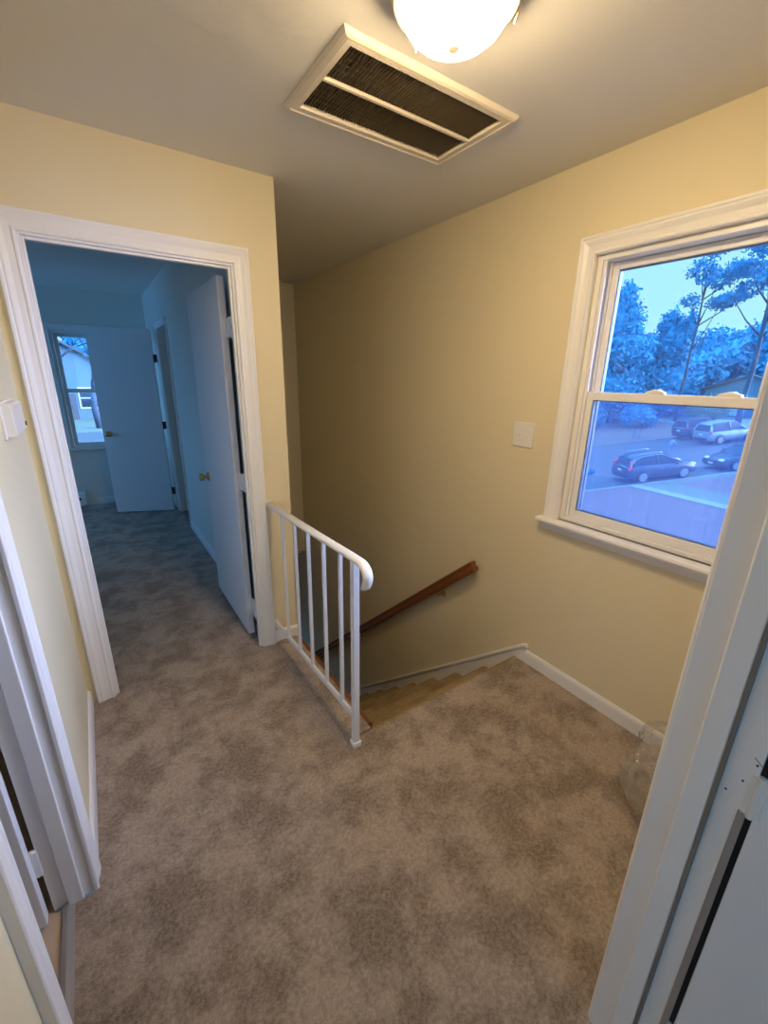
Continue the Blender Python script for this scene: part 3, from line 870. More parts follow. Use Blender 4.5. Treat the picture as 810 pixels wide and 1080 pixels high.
# ------------------------------------------------------------------ ceiling lamp
CX, CY = 0.822, 0.95
lp = thing('ceiling_lamp', (CX, CY, ZC), 'lit white glass dome lamp on the ceiling', 'lamp')
MB().lathe([(0.001, ZC), (0.158, ZC), (0.162, ZC - 0.006), (0.159, ZC - 0.013), (0.153, ZC - 0.016), (0.152, ZC - 0.028), (0.147, ZC - 0.033), (0.146, ZC - 0.050), (0.141, ZC - 0.060), (0.133, ZC - 0.062), (0.131, ZC - 0.050), (0.110, ZC - 0.044), (0.001, ZC - 0.044)], (CX, CY, 0), 'z', 64).build('lamp_pan', pan_metal, lp)
dome = MB().lathe([(0.110, ZC - 0.046), (0.126, ZC - 0.054), (0.128, ZC - 0.062), (0.122, ZC - 0.078), (0.109, ZC - 0.096), (0.089, ZC - 0.112), (0.066, ZC - 0.123), (0.038, ZC - 0.130), (0.012, ZC - 0.132), (0.001, ZC - 0.132)], (CX, CY, 0), 'z', 64).build('glass_dome', opal, lp)
MB().lathe([(0.001, ZC - 0.1315), (0.0145, ZC - 0.1315), (0.0155, ZC - 0.135), (0.011, ZC - 0.141), (0.001, ZC - 0.143)], (CX, CY, 0), 'z', 24).build('finial', finial_metal, lp)
for a in (-28, 92, 212):
    t_ = math.radians(a)
    MB().tube([(CX + math.cos(t_) * r_, CY + math.sin(t_) * r_, z_) for r_, z_ in ((0.144, ZC - 0.05), (0.146, ZC - 0.062), (0.138, ZC - 0.082))], 0.0025, 6).build('glass_clip', pan_metal, lp)

# ------------------------------------------------------------------ wall plates
ls = thing('light_switch', (XW, 1.431, 1.276), 'pale double light switch plate on the wall between stairs and window', 'switch')
MB().prism([(-0.064, -0.063), (0.064, -0.063), (0.064, 0.063), (-0.064, 0.063)], lambda p, q, h: (XW - h, 1.431 + p, 1.276 + q), 0, 0.0065).build('switch_plate', plate_white, ls, bevel=0.003)
for dy in (-0.023, 0.023):
    MB().prism([(-0.006, -0.012), (0.006, -0.012), (0.006, 0.012), (-0.006, 0.012)], lambda p, q, h: (XW - h, 1.431 + dy + p, 1.276 + q), 0.0055, 0.0075).build('toggle_slot', plate_white, ls)
    MB().prism([(0.006, -0.006), (0.018, -0.011), (0.018, -0.003), (0.006, 0.006)], lambda p, q, h: (XW - p, 1.431 + dy + h, 1.276 + q), -0.004, 0.004).build('toggle', plate_white, ls, bevel=0.001)
    for s_ in (-0.045, 0.045):
        MB().lathe([(0.003, -0.0062), (0.003, -0.0074), (0.001, -0.008)], (XW, 1.431 + dy, 1.276 + s_), 'x', 10).build('screw', plate_white, ls)

tb_ = thing('wall_box', (XL, 1.815, 1.405), 'small pale plastic box on the wall before the bedroom doorway', 'wall box')
cv = MB().prism([(0.0, 0.0), (0.026, 0.0), (0.032, 0.006), (0.032, 0.092), (0.026, 0.098), (0.0, 0.098)], lambda p, q, h: (XL + p, h, 1.358 + q), 1.69, 1.93).build('cover', box_beige, tb_, bevel=0.003)
MB().box(XL, XL + 0.008, 1.68, 1.94, 1.352, 1.462).build('back_plate', box_beige, tb_, bevel=0.002)
tag(MB().box(XL + 0.024, XL + 0.036, 1.925, 1.934, 1.372, 1.386).build('side_lever', dark_metal, tb_, bevel=0.001), 'dark side lever')

ot = thing('wall_outlet', (X2, 3.72, 0.44), 'white outlet plate on the bedroom wall behind the open door', 'outlet')
MB().box(X2 - 0.006, X2, 3.685, 3.755, 0.385, 0.50).build('outlet_plate', plate_white, ot, bevel=0.002)
for z in (0.42, 0.465):
    MB().lathe([(0.014, -0.006), (0.014, -0.0075), (0.012, -0.008)], (X2, 3.72, z), 'x', 16).build('socket', box_beige, ot)

bh = thing('baseboard_heater', (-1.1, Y2, 0), 'white baseboard heater under the bedroom window', 'heater')
MB().prism([(0, 0.015), (0.055, 0.03), (0.06, 0.10), (0.045, 0.155), (0.0, 0.17)], lambda p, q, h: (h, Y2 - p, q), -2.1, -0.215).build('heater_case', door_paint, bh, bevel=0.002)
MB().prism([(0, 0.012), (0.064, 0.012), (0.066, 0.10), (0.05, 0.162), (0.0, 0.175)], lambda p, q, h: (h, Y2 - p, q), -0.30, -0.205).build('end_cap', door_paint, bh, bevel=0.003)
tag(MB().box(-0.285, -0.255, Y2 - 0.0685, Y2 - 0.058, 0.085, 0.115).build('control_knob', dark_metal, bh, bevel=0.001), 'dark control opening')
MB().box(-2.1, -0.31, Y2 - 0.0615, Y2 - 0.05, 0.034, 0.05).build('air_slot', dark, bh)

# ------------------------------------------------------------------ crumpled clear plastic bag
mb_ = bpy.data.materials.new('clear_plastic_film')
mb_.use_nodes = True
t = mb_.node_tree
t.nodes.clear()
tr = t.nodes.new('ShaderNodeBsdfTransparent'); tr.inputs[0].default_value = (0.975, 0.97, 0.965, 1)
gl = t.nodes.new('ShaderNodeBsdfGlossy'); gl.inputs['Roughness'].default_value = 0.10; gl.inputs[0].default_value = (0.95, 0.93, 0.9, 1)
df = t.nodes.new('ShaderNodeBsdfDiffuse'); df.inputs[0].default_value = (0.75, 0.72, 0.68, 1)
lwt = t.nodes.new('ShaderNodeLayerWeight'); lwt.inputs[0].default_value = 0.5
c_ = t.nodes.new('ShaderNodeTexCoord')
nz = t.nodes.new('ShaderNodeTexNoise'); nz.inputs['Scale'].default_value = 26; nz.inputs['Detail'].default_value = 4
t.links.new(c_.outputs['Object'], nz.inputs['Vector'])
bp = t.nodes.new('ShaderNodeBump'); bp.inputs['Strength'].default_value = 0.8; bp.inputs['Distance'].default_value = 0.02
t.links.new(nz.outputs['Fac'], bp.inputs['Height'])
for nd in (gl, lwt, df):
    t.links.new(bp.outputs[0], nd.inputs['Normal'])
m1 = t.nodes.new('ShaderNodeMixShader'); m1.inputs[0].default_value = 0.14
t.links.new(tr.outputs[0], m1.inputs[1]); t.links.new(df.outputs[0], m1.inputs[2])
m2 = t.nodes.new('ShaderNodeMixShader')
pw = t.nodes.new('ShaderNodeMath'); pw.operation = 'POWER'; pw.inputs[1].default_value = 2.6
t.links.new(lwt.outputs['Facing'], pw.inputs[0])
mm = t.nodes.new('ShaderNodeMath'); mm.operation = 'MULTIPLY_ADD'; mm.inputs[1].default_value = 0.62; mm.inputs[2].default_value = 0.06
t.links.new(pw.outputs[0], mm.inputs[0])
t.links.new(mm.outputs[0], m2.inputs[0])
t.links.new(m1.outputs[0], m2.inputs[1]); t.links.new(gl.outputs[0], m2.inputs[2])
oo = t.nodes.new('ShaderNodeOutputMaterial'); t.links.new(m2.outputs[0], oo.inputs[0])
film = mb_
film.use_nodes = True


def crumple(mb, c, r, sx, sy, sz, seed, amp=0.22, n=40, m=26, floor_z=None, fr=(2, 7)):
    rnd = random.Random(seed)
    dirs = [(Vector((rnd.gauss(0, 1), rnd.gauss(0, 1), rnd.gauss(0, 1))).normalized(), rnd.uniform(*fr), rnd.uniform(0, 6.28)) for _ in range(12)]
    R = []
    for i in range(m + 1):
        ring = []
        for k in range(n):
            th, ph = math.pi * i / m, 2 * math.pi * k / n
            d = Vector((math.sin(th) * math.cos(ph), math.sin(th) * math.sin(ph), -math.cos(th)))
            q = sum(abs(math.sin(f_ * d.dot(dr) + p_)) for dr, f_, p_ in dirs) / 12 - 0.6
            rr_ = r * (1 + amp * 2.2 * q)
            z = c[2] + d.z * rr_ * sz
            if floor_z is not None: z = max(z, floor_z)
            ring.append((c[0] + d.x * rr_ * sx, c[1] + d.y * rr_ * sy, z))
        R.append(ring)
    return mb.rings(R, caps=False)


bag = thing('plastic_bag', (1.56, 0.42, 0), 'crumpled clear plastic bag on the carpet behind the near door frame', 'bag')
crumple(MB(), (1.565, 0.405, 0.105), 0.125, 1.15, 0.95, 0.95, 3, amp=.34, n=72, m=48, fr=(2, 13), floor_z=0.002).build('bag_body', film, bag)
crumple(MB(), (1.700, 0.440, 0.135), 0.105, 0.95, 0.95, 1.15, 5, amp=.34, n=72, m=48, fr=(2, 13), floor_z=0.002).build('bag_top', film, bag)
crumple(MB(), (1.49, 0.365, 0.03), 0.03, 1.2, 1.0, 0.8, 9, floor_z=0.002).build('bag_contents', mat('grey_bag_contents', (0.12, 0.11, 0.10), 0.7, bump=0.2, scale=40), bag)

# ------------------------------------------------------------------ outdoors
grass_m = mat('dormant_lawn', (0.18, 0.088, 0.088), 1.0, bump=0.6, scale=3.0, vary=0.55, detail=8)
grass2_m = mat('green_lawn', (0.15, 0.145, 0.105), 1.0, bump=0.6, scale=2.2, vary=0.30, detail=8)
road_m = mat('asphalt', (0.085, 0.075, 0.085), 0.9, bump=0.3, scale=9, vary=0.10)
conc_m = mat('pale_concrete', (0.27, 0.25, 0.25), 0.9, bump=0.2, scale=6, vary=0.06)
litter_m = mat('leaf_litter', (0.17, 0.10, 0.08), 1.0, bump=0.6, scale=3, vary=0.4)
ANG = -0.478                                     # heading of the street
TX, TY = math.cos(ANG), math.sin(ANG)            # along the street, uphill
NX, NY = -TY, TX                                 # across the street
P0, Z0, GRADE = (28.70, 12.03), -4.20, 0.11      # a point on the near side of the street, its height, the street's climb


def gz(a):
    return Z0 + GRADE * max(-20.0, min(22.0, a))


def st_pt(a, n_, dz=0.0):
    """a metres along the street from P0, n_ metres across it, dz above the ground"""
    return (P0[0] + TX * a + NX * n_, P0[1] + TY * a + NY * n_, gz(a) + dz)


def on_ground(x, y, dz=0.0):
    return (x, y, gz((x - P0[0]) * TX + (y - P0[1]) * TY) + dz)


def strip(mb, a0, a1, n0, n1, z0, z1, skew=0.0):
    cuts = sorted({a0, a1} | {q for q in (-20.0, 22.0) if a0 < q < a1})
    for p, q in zip(cuts, cuts[1:]):
        c4 = [(p, n0), (q, n0), (q + skew, n1), (p + skew, n1)]
        mb.add([st_pt(u, v, z0) for u, v in c4] + [st_pt(u, v, z1) for u, v in c4],
               [(0, 3, 2, 1), (4, 5, 6, 7), (0, 1, 5, 4), (1, 2, 6, 5), (2, 3, 7, 6), (3, 0, 4, 7)])
    return mb


KN, FN = -1.05, 10.2      # near and far kerb
struct(strip(MB(), -60, 140, FN, 140, -1.2, 0.03).build('lawn_far', litter_m), 'leaf-strewn yards across the street', 'ground')
struct(strip(MB(), -60, 140, -26, KN, -1.2, 0.03).build('lawn_near', grass_m), 'dormant lawn below the window', 'ground')
struct(strip(MB(), -60, 140, KN, FN, -1.2, 0.0).build('street', road_m), 'asphalt street', 'street')
struct(strip(MB(), -1.75, 40, KN - 0.15, KN - 8.0, -0.1, 0.045, skew=1.9).build('verge', grass2_m), 'patch of greener grass beside the parked cars', 'ground')
struct(strip(MB(), -60, 140, KN - 0.15, KN, -0.2, 0.06).build('kerb', conc_m), 'pale kerb along the street', 'kerb')
struct(strip(MB(), -2.4, -1.75, KN - 0.15, KN - 8.0, -0.1, 0.055, skew=1.9).build('sidewalk', conc_m), 'narrow pale path across the lawn', 'path')
struct(strip(MB(), 15.0, 21.0, FN, 22, -0.5, 0.05).build('driveway', conc_m), 'driveway across the street', 'driveway')

# --- cars
tyre = mat('tyre_rubber', (0.02, 0.02, 0.022), 0.8, bump=0.1, scale=60)
rim_m = mat('alloy_rim', (0.30, 0.31, 0.33), 0.4, metal=0.5, bump=0.02, scale=40)
car_glass = mat('dark_car_glass', (0.03, 0.04, 0.06), 0.25, spec=0.25, bump=0.005, scale=3)
chrome = mat('chrome_trim', (0.40, 0.42, 0.45), 0.3, metal=1.0, bump=0.01, scale=20)
lamp_red = mat('red_tail_lamp', (0.90, 0.02, 0.03), 0.2, bump=0.02, scale=30)
m, t, b = new_mat('lit_red_tail_lamp')
b.inputs['Base Color'].default_value = (0.9, 0.02, 0.03, 1)
b.inputs['Emission Color'].default_value = (1.0, 0.03, 0.06, 1)
b.inputs['Emission Strength'].default_value = 0.7
lit_red = m
lamp_clear = mat('clear_head_lamp', (0.80, 0.82, 0.85), 0.1, spec=0.9, bump=0.02, scale=30)
plate_m = mat('pale_number_plate', (0.75, 0.75, 0.78), 0.5, bump=0.02, scale=30)
black_pl = mat('black_plastic', (0.03, 0.03, 0.033), 0.6, bump=0.02, scale=30)


def car(name, loc, rz, label, paint, kind, group=None):
    """x forward, built at the origin. kind: crossover, wagon, sedan"""
    r_ = thing(name, loc, label, 'car', group, rz=rz)
    if kind == 'sedan':
        L, W, wr, wb = 4.6, 1.80, 0.32, 2.70
        low = [(-2.28, .42, .78), (-2.2, .24, .92), (-1.9, .22, .98), (-1.2, .2, .99), (-.2, .2, .97), (.7, .2, .95), (1.1, .2, .92), (1.7, .21, .84), (2.1, .23, .74), (2.28, .32, .62)]
        cab = [(-1.75, .98, .99), (-1.0, .97, 1.36), (-.45, .97, 1.44), (.1, .96, 1.43), (.5, .95, 1.32), (1.15, .90, .93)]
        roof = (-.95, .25)
    elif kind == 'crossover':
        L, W, wr, wb = 4.55, 1.82, 0.36, 2.66
        low = [(-2.27, .50, .86), (-2.2, .30, 1.02), (-1.9, .26, 1.06), (-1.2, .24, 1.06), (-.2, .24, 1.03), (.8, .24, 1.01), (1.2, .24, 1.0), (1.8, .26, .93), (2.15, .30, .82), (2.27, .40, .68)]
        cab = [(-2.18, 1.04, 1.07), (-1.85, 1.05, 1.46), (-1.4, 1.05, 1.62), (-.3, 1.03, 1.66), (.15, 1.02, 1.60), (1.22, .99, 1.02)]
        roof = (-1.7, .2)
    else:
        L, W, wr, wb = 4.5, 1.78, 0.36, 2.62
        low = [(-2.25, .48, .92), (-2.2, .30, 1.0), (-1.9, .28, 1.03), (-1.2, .26, 1.03), (-.2, .26, 1.01), (.8, .26, .99), (1.15, .26, .99), (1.8, .28, .95), (2.15, .30, .86), (2.25, .38, .72)]
        cab = [(-2.2, 1.01, 1.03), (-2.02, 1.02, 1.52), (-1.8, 1.02, 1.66), (-.2, 1.0, 1.70), (.2, 1.0, 1.64), (1.05, .97, 1.01)]
        roof = (-1.9, .25)
    hw = W / 2
    body = MB()
    R_ = []
    for i, (x, z0, z1) in enumerate(low):
        k = 1.0 - 0.16 * (abs(x) / (L / 2)) ** 5
        h = hw * k
        zm = z0 + (z1 - z0) * 0.55
        R_.append([(x, -h * .90, z0), (x, -h * .98, z0 + (z1 - z0) * .25), (x, -h, zm), (x, -h * .95, z1 - .03), (x, -h * .84, z1), (x, h * .84, z1), (x, h * .95, z1 - .03), (x, h, zm), (x, h * .98, z0 + (z1 - z0) * .25), (x, h * .90, z0)])
    body.rings(R_)
    bo = body.build('body', paint, r_, local=True, bevel=0.0)
    # greenhouse glass with painted roof and pillars
    gb = MB()
    R_ = []
    for (x, zb, zt) in cab:
        hb, ht = hw * .84, hw * (.84 - .22 * min(1, (zt - zb) / .6))
        zt = max(zt, zb + .01)
        R_.append([(x, -hb, zb - .04), (x, -(hb + ht) / 2 - .02, (zb + zt) / 2), (x, -ht, zt), (x, ht, zt), (x, (hb + ht) / 2 + .02, (zb + zt) / 2), (x, hb, zb - .04)])
    gb.rings(R_, smooth=False)
    gb.build('windows', car_glass, r_, local=True)
    rf = MB()
    R_ = []
    for (x, zb, zt) in cab[1:-1]:
        ht = hw * (.84 - .22 * min(1, (zt - zb) / .6))
        R_.append([(x, -ht - .03, zt - .07), (x, -ht + .02, zt + .015), (x, 0, zt + .035), (x, ht - .02, zt + .015), (x, ht + .03, zt - .07)])
    rf.rings(R_, closed=False, caps=False)
    for sgn in (-1, 1):
        def rp(i, f_):
            x, zb, zt = cab[i]
            hb, ht = hw * .84, hw * (.84 - .22 * min(1, (zt - zb) / .6))
            return Vector((x, sgn * (hb + (ht - hb) * f_ + .015), zb + (zt - zb) * f_))
        rf.tube([rp(-1, 0.05), rp(-2, 1.0)], 0.04, 6)
        rf.tube([rp(1, 0.0), rp(1, 1.0)], 0.05 if kind != 'sedan' else .04, 6)
        mid = Vector((-.35, sgn * (hw * .84 + .012), 1.0)); tp = Vector((-.4, sgn * (hw * .63 + .012), cab[3][2] - .05))
        rf.tube([mid, (mid + tp) / 2 + Vector((0, sgn * .03, 0)), tp], 0.035, 6)
        if kind != 'sedan':
            rf.tube([rp(0, 0.0), rp(0, 1.0), rp(1, 1.0)], 0.06, 6)
    rf.build('roof', paint, r_, local=True)
    if kind == 'crossover':
        for sgn in (-1, 1):
            pts_ = []
            for i in range(len(cab)):
                x, zb, zt = cab[i]
                hb, ht = hw * .84, hw * (.84 - .22 * min(1, (zt - zb) / .6))
                pts_.append((x * .97, sgn * (ht + .035), zt - .05 if 0 < i < len(cab) - 1 else zb + .02))
            MB().tube(pts_, 0.022, 6).build('window_trim', chrome, r_, local=True)
            MB().tube([(-1.5, sgn * .58, 1.70), (-1.4, sgn * .58, 1.73), (-.2, sgn * .58, 1.76), (.0, sgn * .58, 1.70)], 0.018, 6).build('roof_rail', chrome, r_, local=True)
    for sx in (-1, 1):
        for sgn in (-1, 1):
            x = sx * wb / 2
            y = sgn * (hw - .10)
            wh = MB().lathe([(wr * .62, -.10), (wr * .92, -.11), (wr, -.06), (wr, .06), (wr * .92, .11), (wr * .62, .10)], (x, y, wr), 'y', 28).build('wheel', tyre, r_, local=True)
            rm = MB().lathe([(.001, sgn * .07), (wr * .16, sgn * .075), (wr * .18, sgn * .05)], (x, y, wr), 'y', 16)
            rm.lathe([(wr * .66, sgn * .105), (wr * .70, sgn * .108), (wr * .66, sgn * .04), (.001, sgn * .03)], (x, y, wr), 'y', 28)
            for q in range(7):
                a = 2 * math.pi * q / 7
                dx, dz = math.cos(a), math.sin(a)
                rm.add([(x + dx * wr * .1 - dz * .03, y + sgn * .075, wr + dz * wr * .1 + dx * .03), (x + dx * wr * .1 + dz * .03, y + sgn * .075, wr + dz * wr * .1 - dx * .03),
                        (x + dx * wr * .66 + dz * .022, y + sgn * .10, wr + dz * wr * .66 - dx * .022), (x + dx * wr * .66 - dz * .022, y + sgn * .10, wr + dz * wr * .66 + dx * .022)], [(0, 1, 2, 3)])
            rm.build('rim', rim_m, wh, local=True)
            # dark arch lip
            ar = MB()
            ar.tube([(x + math.cos(a) * (wr + .05), sgn * (hw * .965), wr + math.sin(a) * (wr + .05)) for a in [math.radians(d) for d in range(0, 181, 15)]], 0.035, 6)
            ar.build('wheel_arch', black_pl, r_, local=True)
    for sgn in (-1, 1):
        if kind == 'sedan':
            MB().ball((-2.14, sgn * hw * .66, .80), .12, .9, 1.9, .6).build('tail_lamp', lamp_red, r_, local=True)
        else:
            tl_ = MB()
            tl_.tube([(-2.16, sgn * hw * .80, .86), (-2.13, sgn * hw * .84, 1.02), (-2.08, sgn * hw * .79, 1.16), (-1.98, sgn * hw * .70, 1.40)], .075, 8, radii=[.06, .10, .07, .04])
            tl_.build('tail_lamp', lit_red if kind == 'crossover' else lamp_red, r_, local=True)
        MB().ball((L / 2 - .19, sgn * hw * .66, .70 if kind == 'sedan' else .80), .12, 1.2, 1.7, .75).build('head_lamp', lamp_clear, r_, local=True)
        MB().ball((.78, sgn * (hw + .07), 1.03), .10, .7, 1.0, .75).build('side_mirror', paint, r_, local=True)
        MB().box(-.25, -.05, sgn * (hw + .004) - .012, sgn * (hw + .004) + .012, .80, .83).build('handle', chrome, r_, local=True)
    MB().box(-L / 2 - .02, -L / 2 + .12, -hw * .62, hw * .62, .36, .56).build('rear_bumper', black_pl if kind != 'sedan' else paint, r_, local=True, bevel=.03)
    MB().box(L / 2 - .14, L / 2 + .01, -hw * .62, hw * .62, .28, .46).build('front_bumper', black_pl, r_, local=True, bevel=.03)
    MB().box(L / 2 - .14, L / 2 - .0, -.42, .42, .54, .68).build('front_grille', black_pl, r_, local=True, bevel=.02)
    MB().box(-L / 2 - .012, -L / 2 + .1, -.17, .17, .74, .86).build('number_plate', plate_m, r_, local=True)
    MB().box(L / 2 - .1, L / 2 + .022, -.17, .17, .42, .52).build('number_plate', plate_m, r_, local=True)
    if kind != 'sedan':
        MB().tube([(-2.23, -hw * .7, 1.03), (-2.25, 0, 1.035), (-2.23, hw * .7, 1.03)], .03, 6).build('tailgate_trim', chrome, r_, local=True)
    return r_


navy = mat('dark_navy_car_paint', (0.035, 0.045, 0.08), 0.35, coat=0.15, bump=0.004, scale=3)
silver = mat('silver_car_paint', (0.30, 0.31, 0.33), 0.4, metal=0.3, coat=0.1, bump=0.004, scale=3)
charcoal = mat('charcoal_car_paint', (0.04, 0.04, 0.055), 0.35, coat=0.15, bump=0.004, scale=3)
PITCH = math.atan(GRADE)
for (a_, n_, rz, sgn, lab, pt, kd) in ((0.0, 0.0, ANG, -1, 'dark crossover with red tail lamps parked at the near kerb', navy, 'crossover'),
                                       (6.25, -0.10, ANG + math.pi - 0.10, 1, 'dark sedan facing the crossover at the near kerb', charcoal, 'sedan'),
                                       (11.45, 7.0, ANG + 0.06, -1, 'silver sport utility car across the street', silver, 'wagon'),
                                       (11.6, 9.35, ANG, -1, 'dark car parked on the far side of the silver one', charcoal, 'wagon')):
    c_ = car('parked_car', st_pt(a_, n_), rz, lab, pt, kd)
    c_.rotation_euler = (0, sgn * PITCH, rz)

# --- small person by the street
skin_m = mat('skin', (0.55, 0.36, 0.27), 0.6, bump=0.02, scale=40)
top_m = mat('pale_blue_jacket', (0.16, 0.34, 0.55), 0.8, bump=0.1, scale=40)
tro_m = mat('violet_trousers', (0.30, 0.18, 0.50), 0.8, bump=0.1, scale=40)
hair_m = mat('brown_hair', (0.10, 0.06, 0.04), 0.7, bump=0.3, scale=60)


def skinned(name, verts, edges, radii, mt, parent, root=0):
    me = bpy.data.meshes.new(name)
    me.from_pydata(verts, edges, [])
    o_ = bpy.data.objects.new(name, me)
    COL.objects.link(o_)
    md = o_.modifiers.new('skin', 'SKIN')
    md.use_smooth_shade = True
    for i, v_ in enumerate(me.skin_vertices[0].data):
        v_.radius = (radii[i], radii[i])
        v_.use_root = (i == root)
    sb = o_.modifiers.new('sub', 'SUBSURF')
    sb.levels = sb.render_levels = 2
    me.materials.append(mt)
    if parent: o_.parent = parent
    WL[o_.name] = Vector((0, 0, 0))
    return o_


ps = thing('person', st_pt(5.7, 5.6), 'small child in pale blue jacket and violet trousers walking behind the dark crossover', 'person', rz=ANG)
V = [(0, 0, .56), (.02, 0, .70), (.05, 0, .84), (.065, 0, .91), (.075, 0, 1.02),
     (0, .06, .53), (.10, .065, .30), (.04, .065, .05), (.13, .065, .03),
     (0, -.06, .53), (-.08, -.065, .30), (-.20, -.065, .07), (-.12, -.065, .03),
     (.05, .13, .83), (-.04, .17, .66), (.05, .17, .52), (.05, -.13, .83), (.10, -.17, .66), (.20, -.16, .56)]
E_ = [(0, 1), (1, 2), (2, 3), (3, 4), (0, 5), (5, 6), (6, 7), (7, 8), (0, 9), (9, 10), (10, 11), (11, 12), (2, 13), (13, 14), (14, 15), (2, 16), (16, 17), (17, 18)]
RD = [.095, .10, .09, .04, .085, .07, .052, .036, .03, .07, .052, .036, .03, .05, .036, .026, .05, .036, .026]
skinned('body', V, E_, RD, skin_m, ps)
skinned('jacket', [(0, 0, .52), (.01, 0, .60), (.02, 0, .70), (.05, 0, .84), (.05, .13, .83), (-.04, .17, .66), (.04, .17, .54), (.05, -.13, .83), (.10, -.17, .66), (.18, -.16, .57)],
        [(0, 1), (1, 2), (2, 3), (3, 4), (4, 5), (5, 6), (3, 7), (7, 8), (8, 9)], [.12, .125, .125, .11, .065, .05, .042, .065, .05, .042], top_m, ps)
skinned('trousers', [(0, 0, .56), (0, .06, .52), (.10, .065, .30), (.045, .065, .09), (0, -.06, .52), (-.08, -.065, .30), (-.185, -.065, .10)],
        [(0, 1), (1, 2), (2, 3), (0, 4), (4, 5), (5, 6)], [.115, .085, .066, .052, .085, .066, .052], tro_m, ps)
MB().ball((.06, 0, 1.055), .098, 1.05, .98, .95).build('hair', hair_m, ps, local=True)

# --- mailbox on two legs across the street
mbx = thing('mailbox_stand', st_pt(7.4, 11.8, 0.03), 'dark mailbox stand on two pale posts across the street', 'mailbox', rz=ANG)
for x in (-0.28, 0.28):
    MB().box(x - .06, x + .06, -.06, .06, 0, .95).build('post', conc_m, mbx, local=True)
for x in (-0.3, 0.3):
    q = MB()
    q.prism([(-.22, .95), (.22, .95), (.22, 1.18)] + [(.22 * math.cos(a), 1.18 + .2 * math.sin(a)) for a in [math.radians(d) for d in range(20, 161, 20)]] + [(-.22, 1.18)], lambda p, q_, h: (x + p, h, q_), -.36, .36)
    q.build('mailbox', black_pl, mbx, local=True)
MB().box(-.62, .62, -.3, .3, .90, .95).build('shelf', black_pl, mbx, local=True)

# --- trees
bark = mat('grey_brown_bark', (0.06, 0.07, 0.10), 0.95, bump=0.5, scale=8, vary=0.3)
leaf_a = mat('evergreen_leaves', (0.03, 0.25, 0.40), 0.8, bump=0.05, scale=1.2, vary=0.35)
leaf_b = mat('pine_needles', (0.025, 0.23, 0.38), 0.8, bump=0.05, scale=1.2, vary=0.35)
leaf_c = mat('pale_shrub_leaves', (0.26, 0.34, 0.16), 0.8, bump=0.05, scale=2, vary=0.35)


def leaves(mb, c, rx_, ry_, rz_, n_, size, rnd, shell=0.5):
    for _ in range(n_):
        d = Vector((rnd.gauss(0, 1), rnd.gauss(0, 1), rnd.gauss(0, 1))).normalized()
        k = (shell + (1 - shell) * rnd.random()) * (1 + 0.12 * rnd.gauss(0, 1))
        p = Vector((c[0] + d.x * rx_ * k, c[1] + d.y * ry_ * k, c[2] + d.z * rz_ * k))
        a = Vector((rnd.gauss(0, 1), rnd.gauss(0, 1), rnd.gauss(0, 1))).normalized()
        b_ = a.cross(Vector((rnd.gauss(0, 1), rnd.gauss(0, 1), rnd.gauss(0, 1)))).normalized()
        s_ = size * rnd.uniform(.6, 1.3)
        mb.add([p - a * s_ - b_ * s_ * .45, p + a * s_ - b_ * s_ * .45, p + a * s_ + b_ * s_ * .45, p - a * s_ + b_ * s_ * .45], [(0, 1, 2, 3)])


def tree(name, base, label, h, crown, lm, trunk_r, seed, size=.19, cat='tree', group=None, dens=2.6, limbs=5, core=0.7):
    """crown: list of (dx, dy, z, rx, ry, rz) clumps relative to the base"""
    rnd = random.Random(seed)
    t_ = thing(name, base, label, cat, group)
    tk = MB()
    P = [(rnd.uniform(-.15, .15) * (k > 0), rnd.uniform(-.15, .15) * (k > 0), h * k / 7) for k in range(8)]
    tk.tube(P, trunk_r, 10, radii=[trunk_r * (1 - .11 * k) for k in range(8)])
    for i, (dx, dy, z, a, b_, c_) in enumerate(crown[:max(limbs, 0)]):
        k = min(6, max(1, int(z / h * 7) - 1))
        s0 = Vector(P[k]); e0 = Vector((dx, dy, z))
        tk.tube([s0, s0 * .5 + e0 * .5 + Vector((0, 0, -.25)), e0], trunk_r * .35, 6, radii=[trunk_r * .4, trunk_r * .25, trunk_r * .1])
    tk.build('trunk', bark, t_, local=True)
    fo = MB()
    for (dx, dy, z, a, b_, c_) in crown:
        n_ = int(dens * 60 * (a * b_ + b_ * c_ + a * c_) / 3 / (size * size) * .09)
        leaves(fo, (dx, dy, z), a, b_, c_, n_, size, rnd)
        if core:
            crumple(fo, (dx, dy, z), 1.0, a * core, b_ * core, c_ * core, seed + 1, amp=.3, n=16, m=10)
    fo.build('foliage', lm, t_, local=True)
    return t_


GF = ZG
# tall broadleaf evergreen at the window's inner edge
tree('tree', on_ground(49.1, 26.5), 'tall bushy evergreen nearest the window frame edge', 14.1,
     [(0.0, 0.0, 9.99, 1.88, 1.88, 3.5), (0.25, 1.0, 6.99, 2.75, 2.75, 3.25), (-0.25, -0.88, 7.61, 2.38, 2.38, 2.5), (0.0, 0.25, 12.61, 1.0, 1.0, 2.0), (0.0, 0.0, 3.49, 3.38, 3.38, 3.25)], leaf_a, .28, 11, group='trees across the street')
tree('tree', on_ground(54.5, 23.6), 'rounded evergreen beside the tallest bushy one', 10.9,
     [(0.0, 0.0, 7.32, 2.0, 2.0, 2.75), (0.5, 0.88, 9.57, 1.25, 1.25, 2.0), (0.25, -1.12, 9.32, 0.88, 0.88, 2.0), (0.0, 0.0, 3.07, 3.25, 3.25, 3.5)], leaf_a, .25, 12, group='trees across the street')
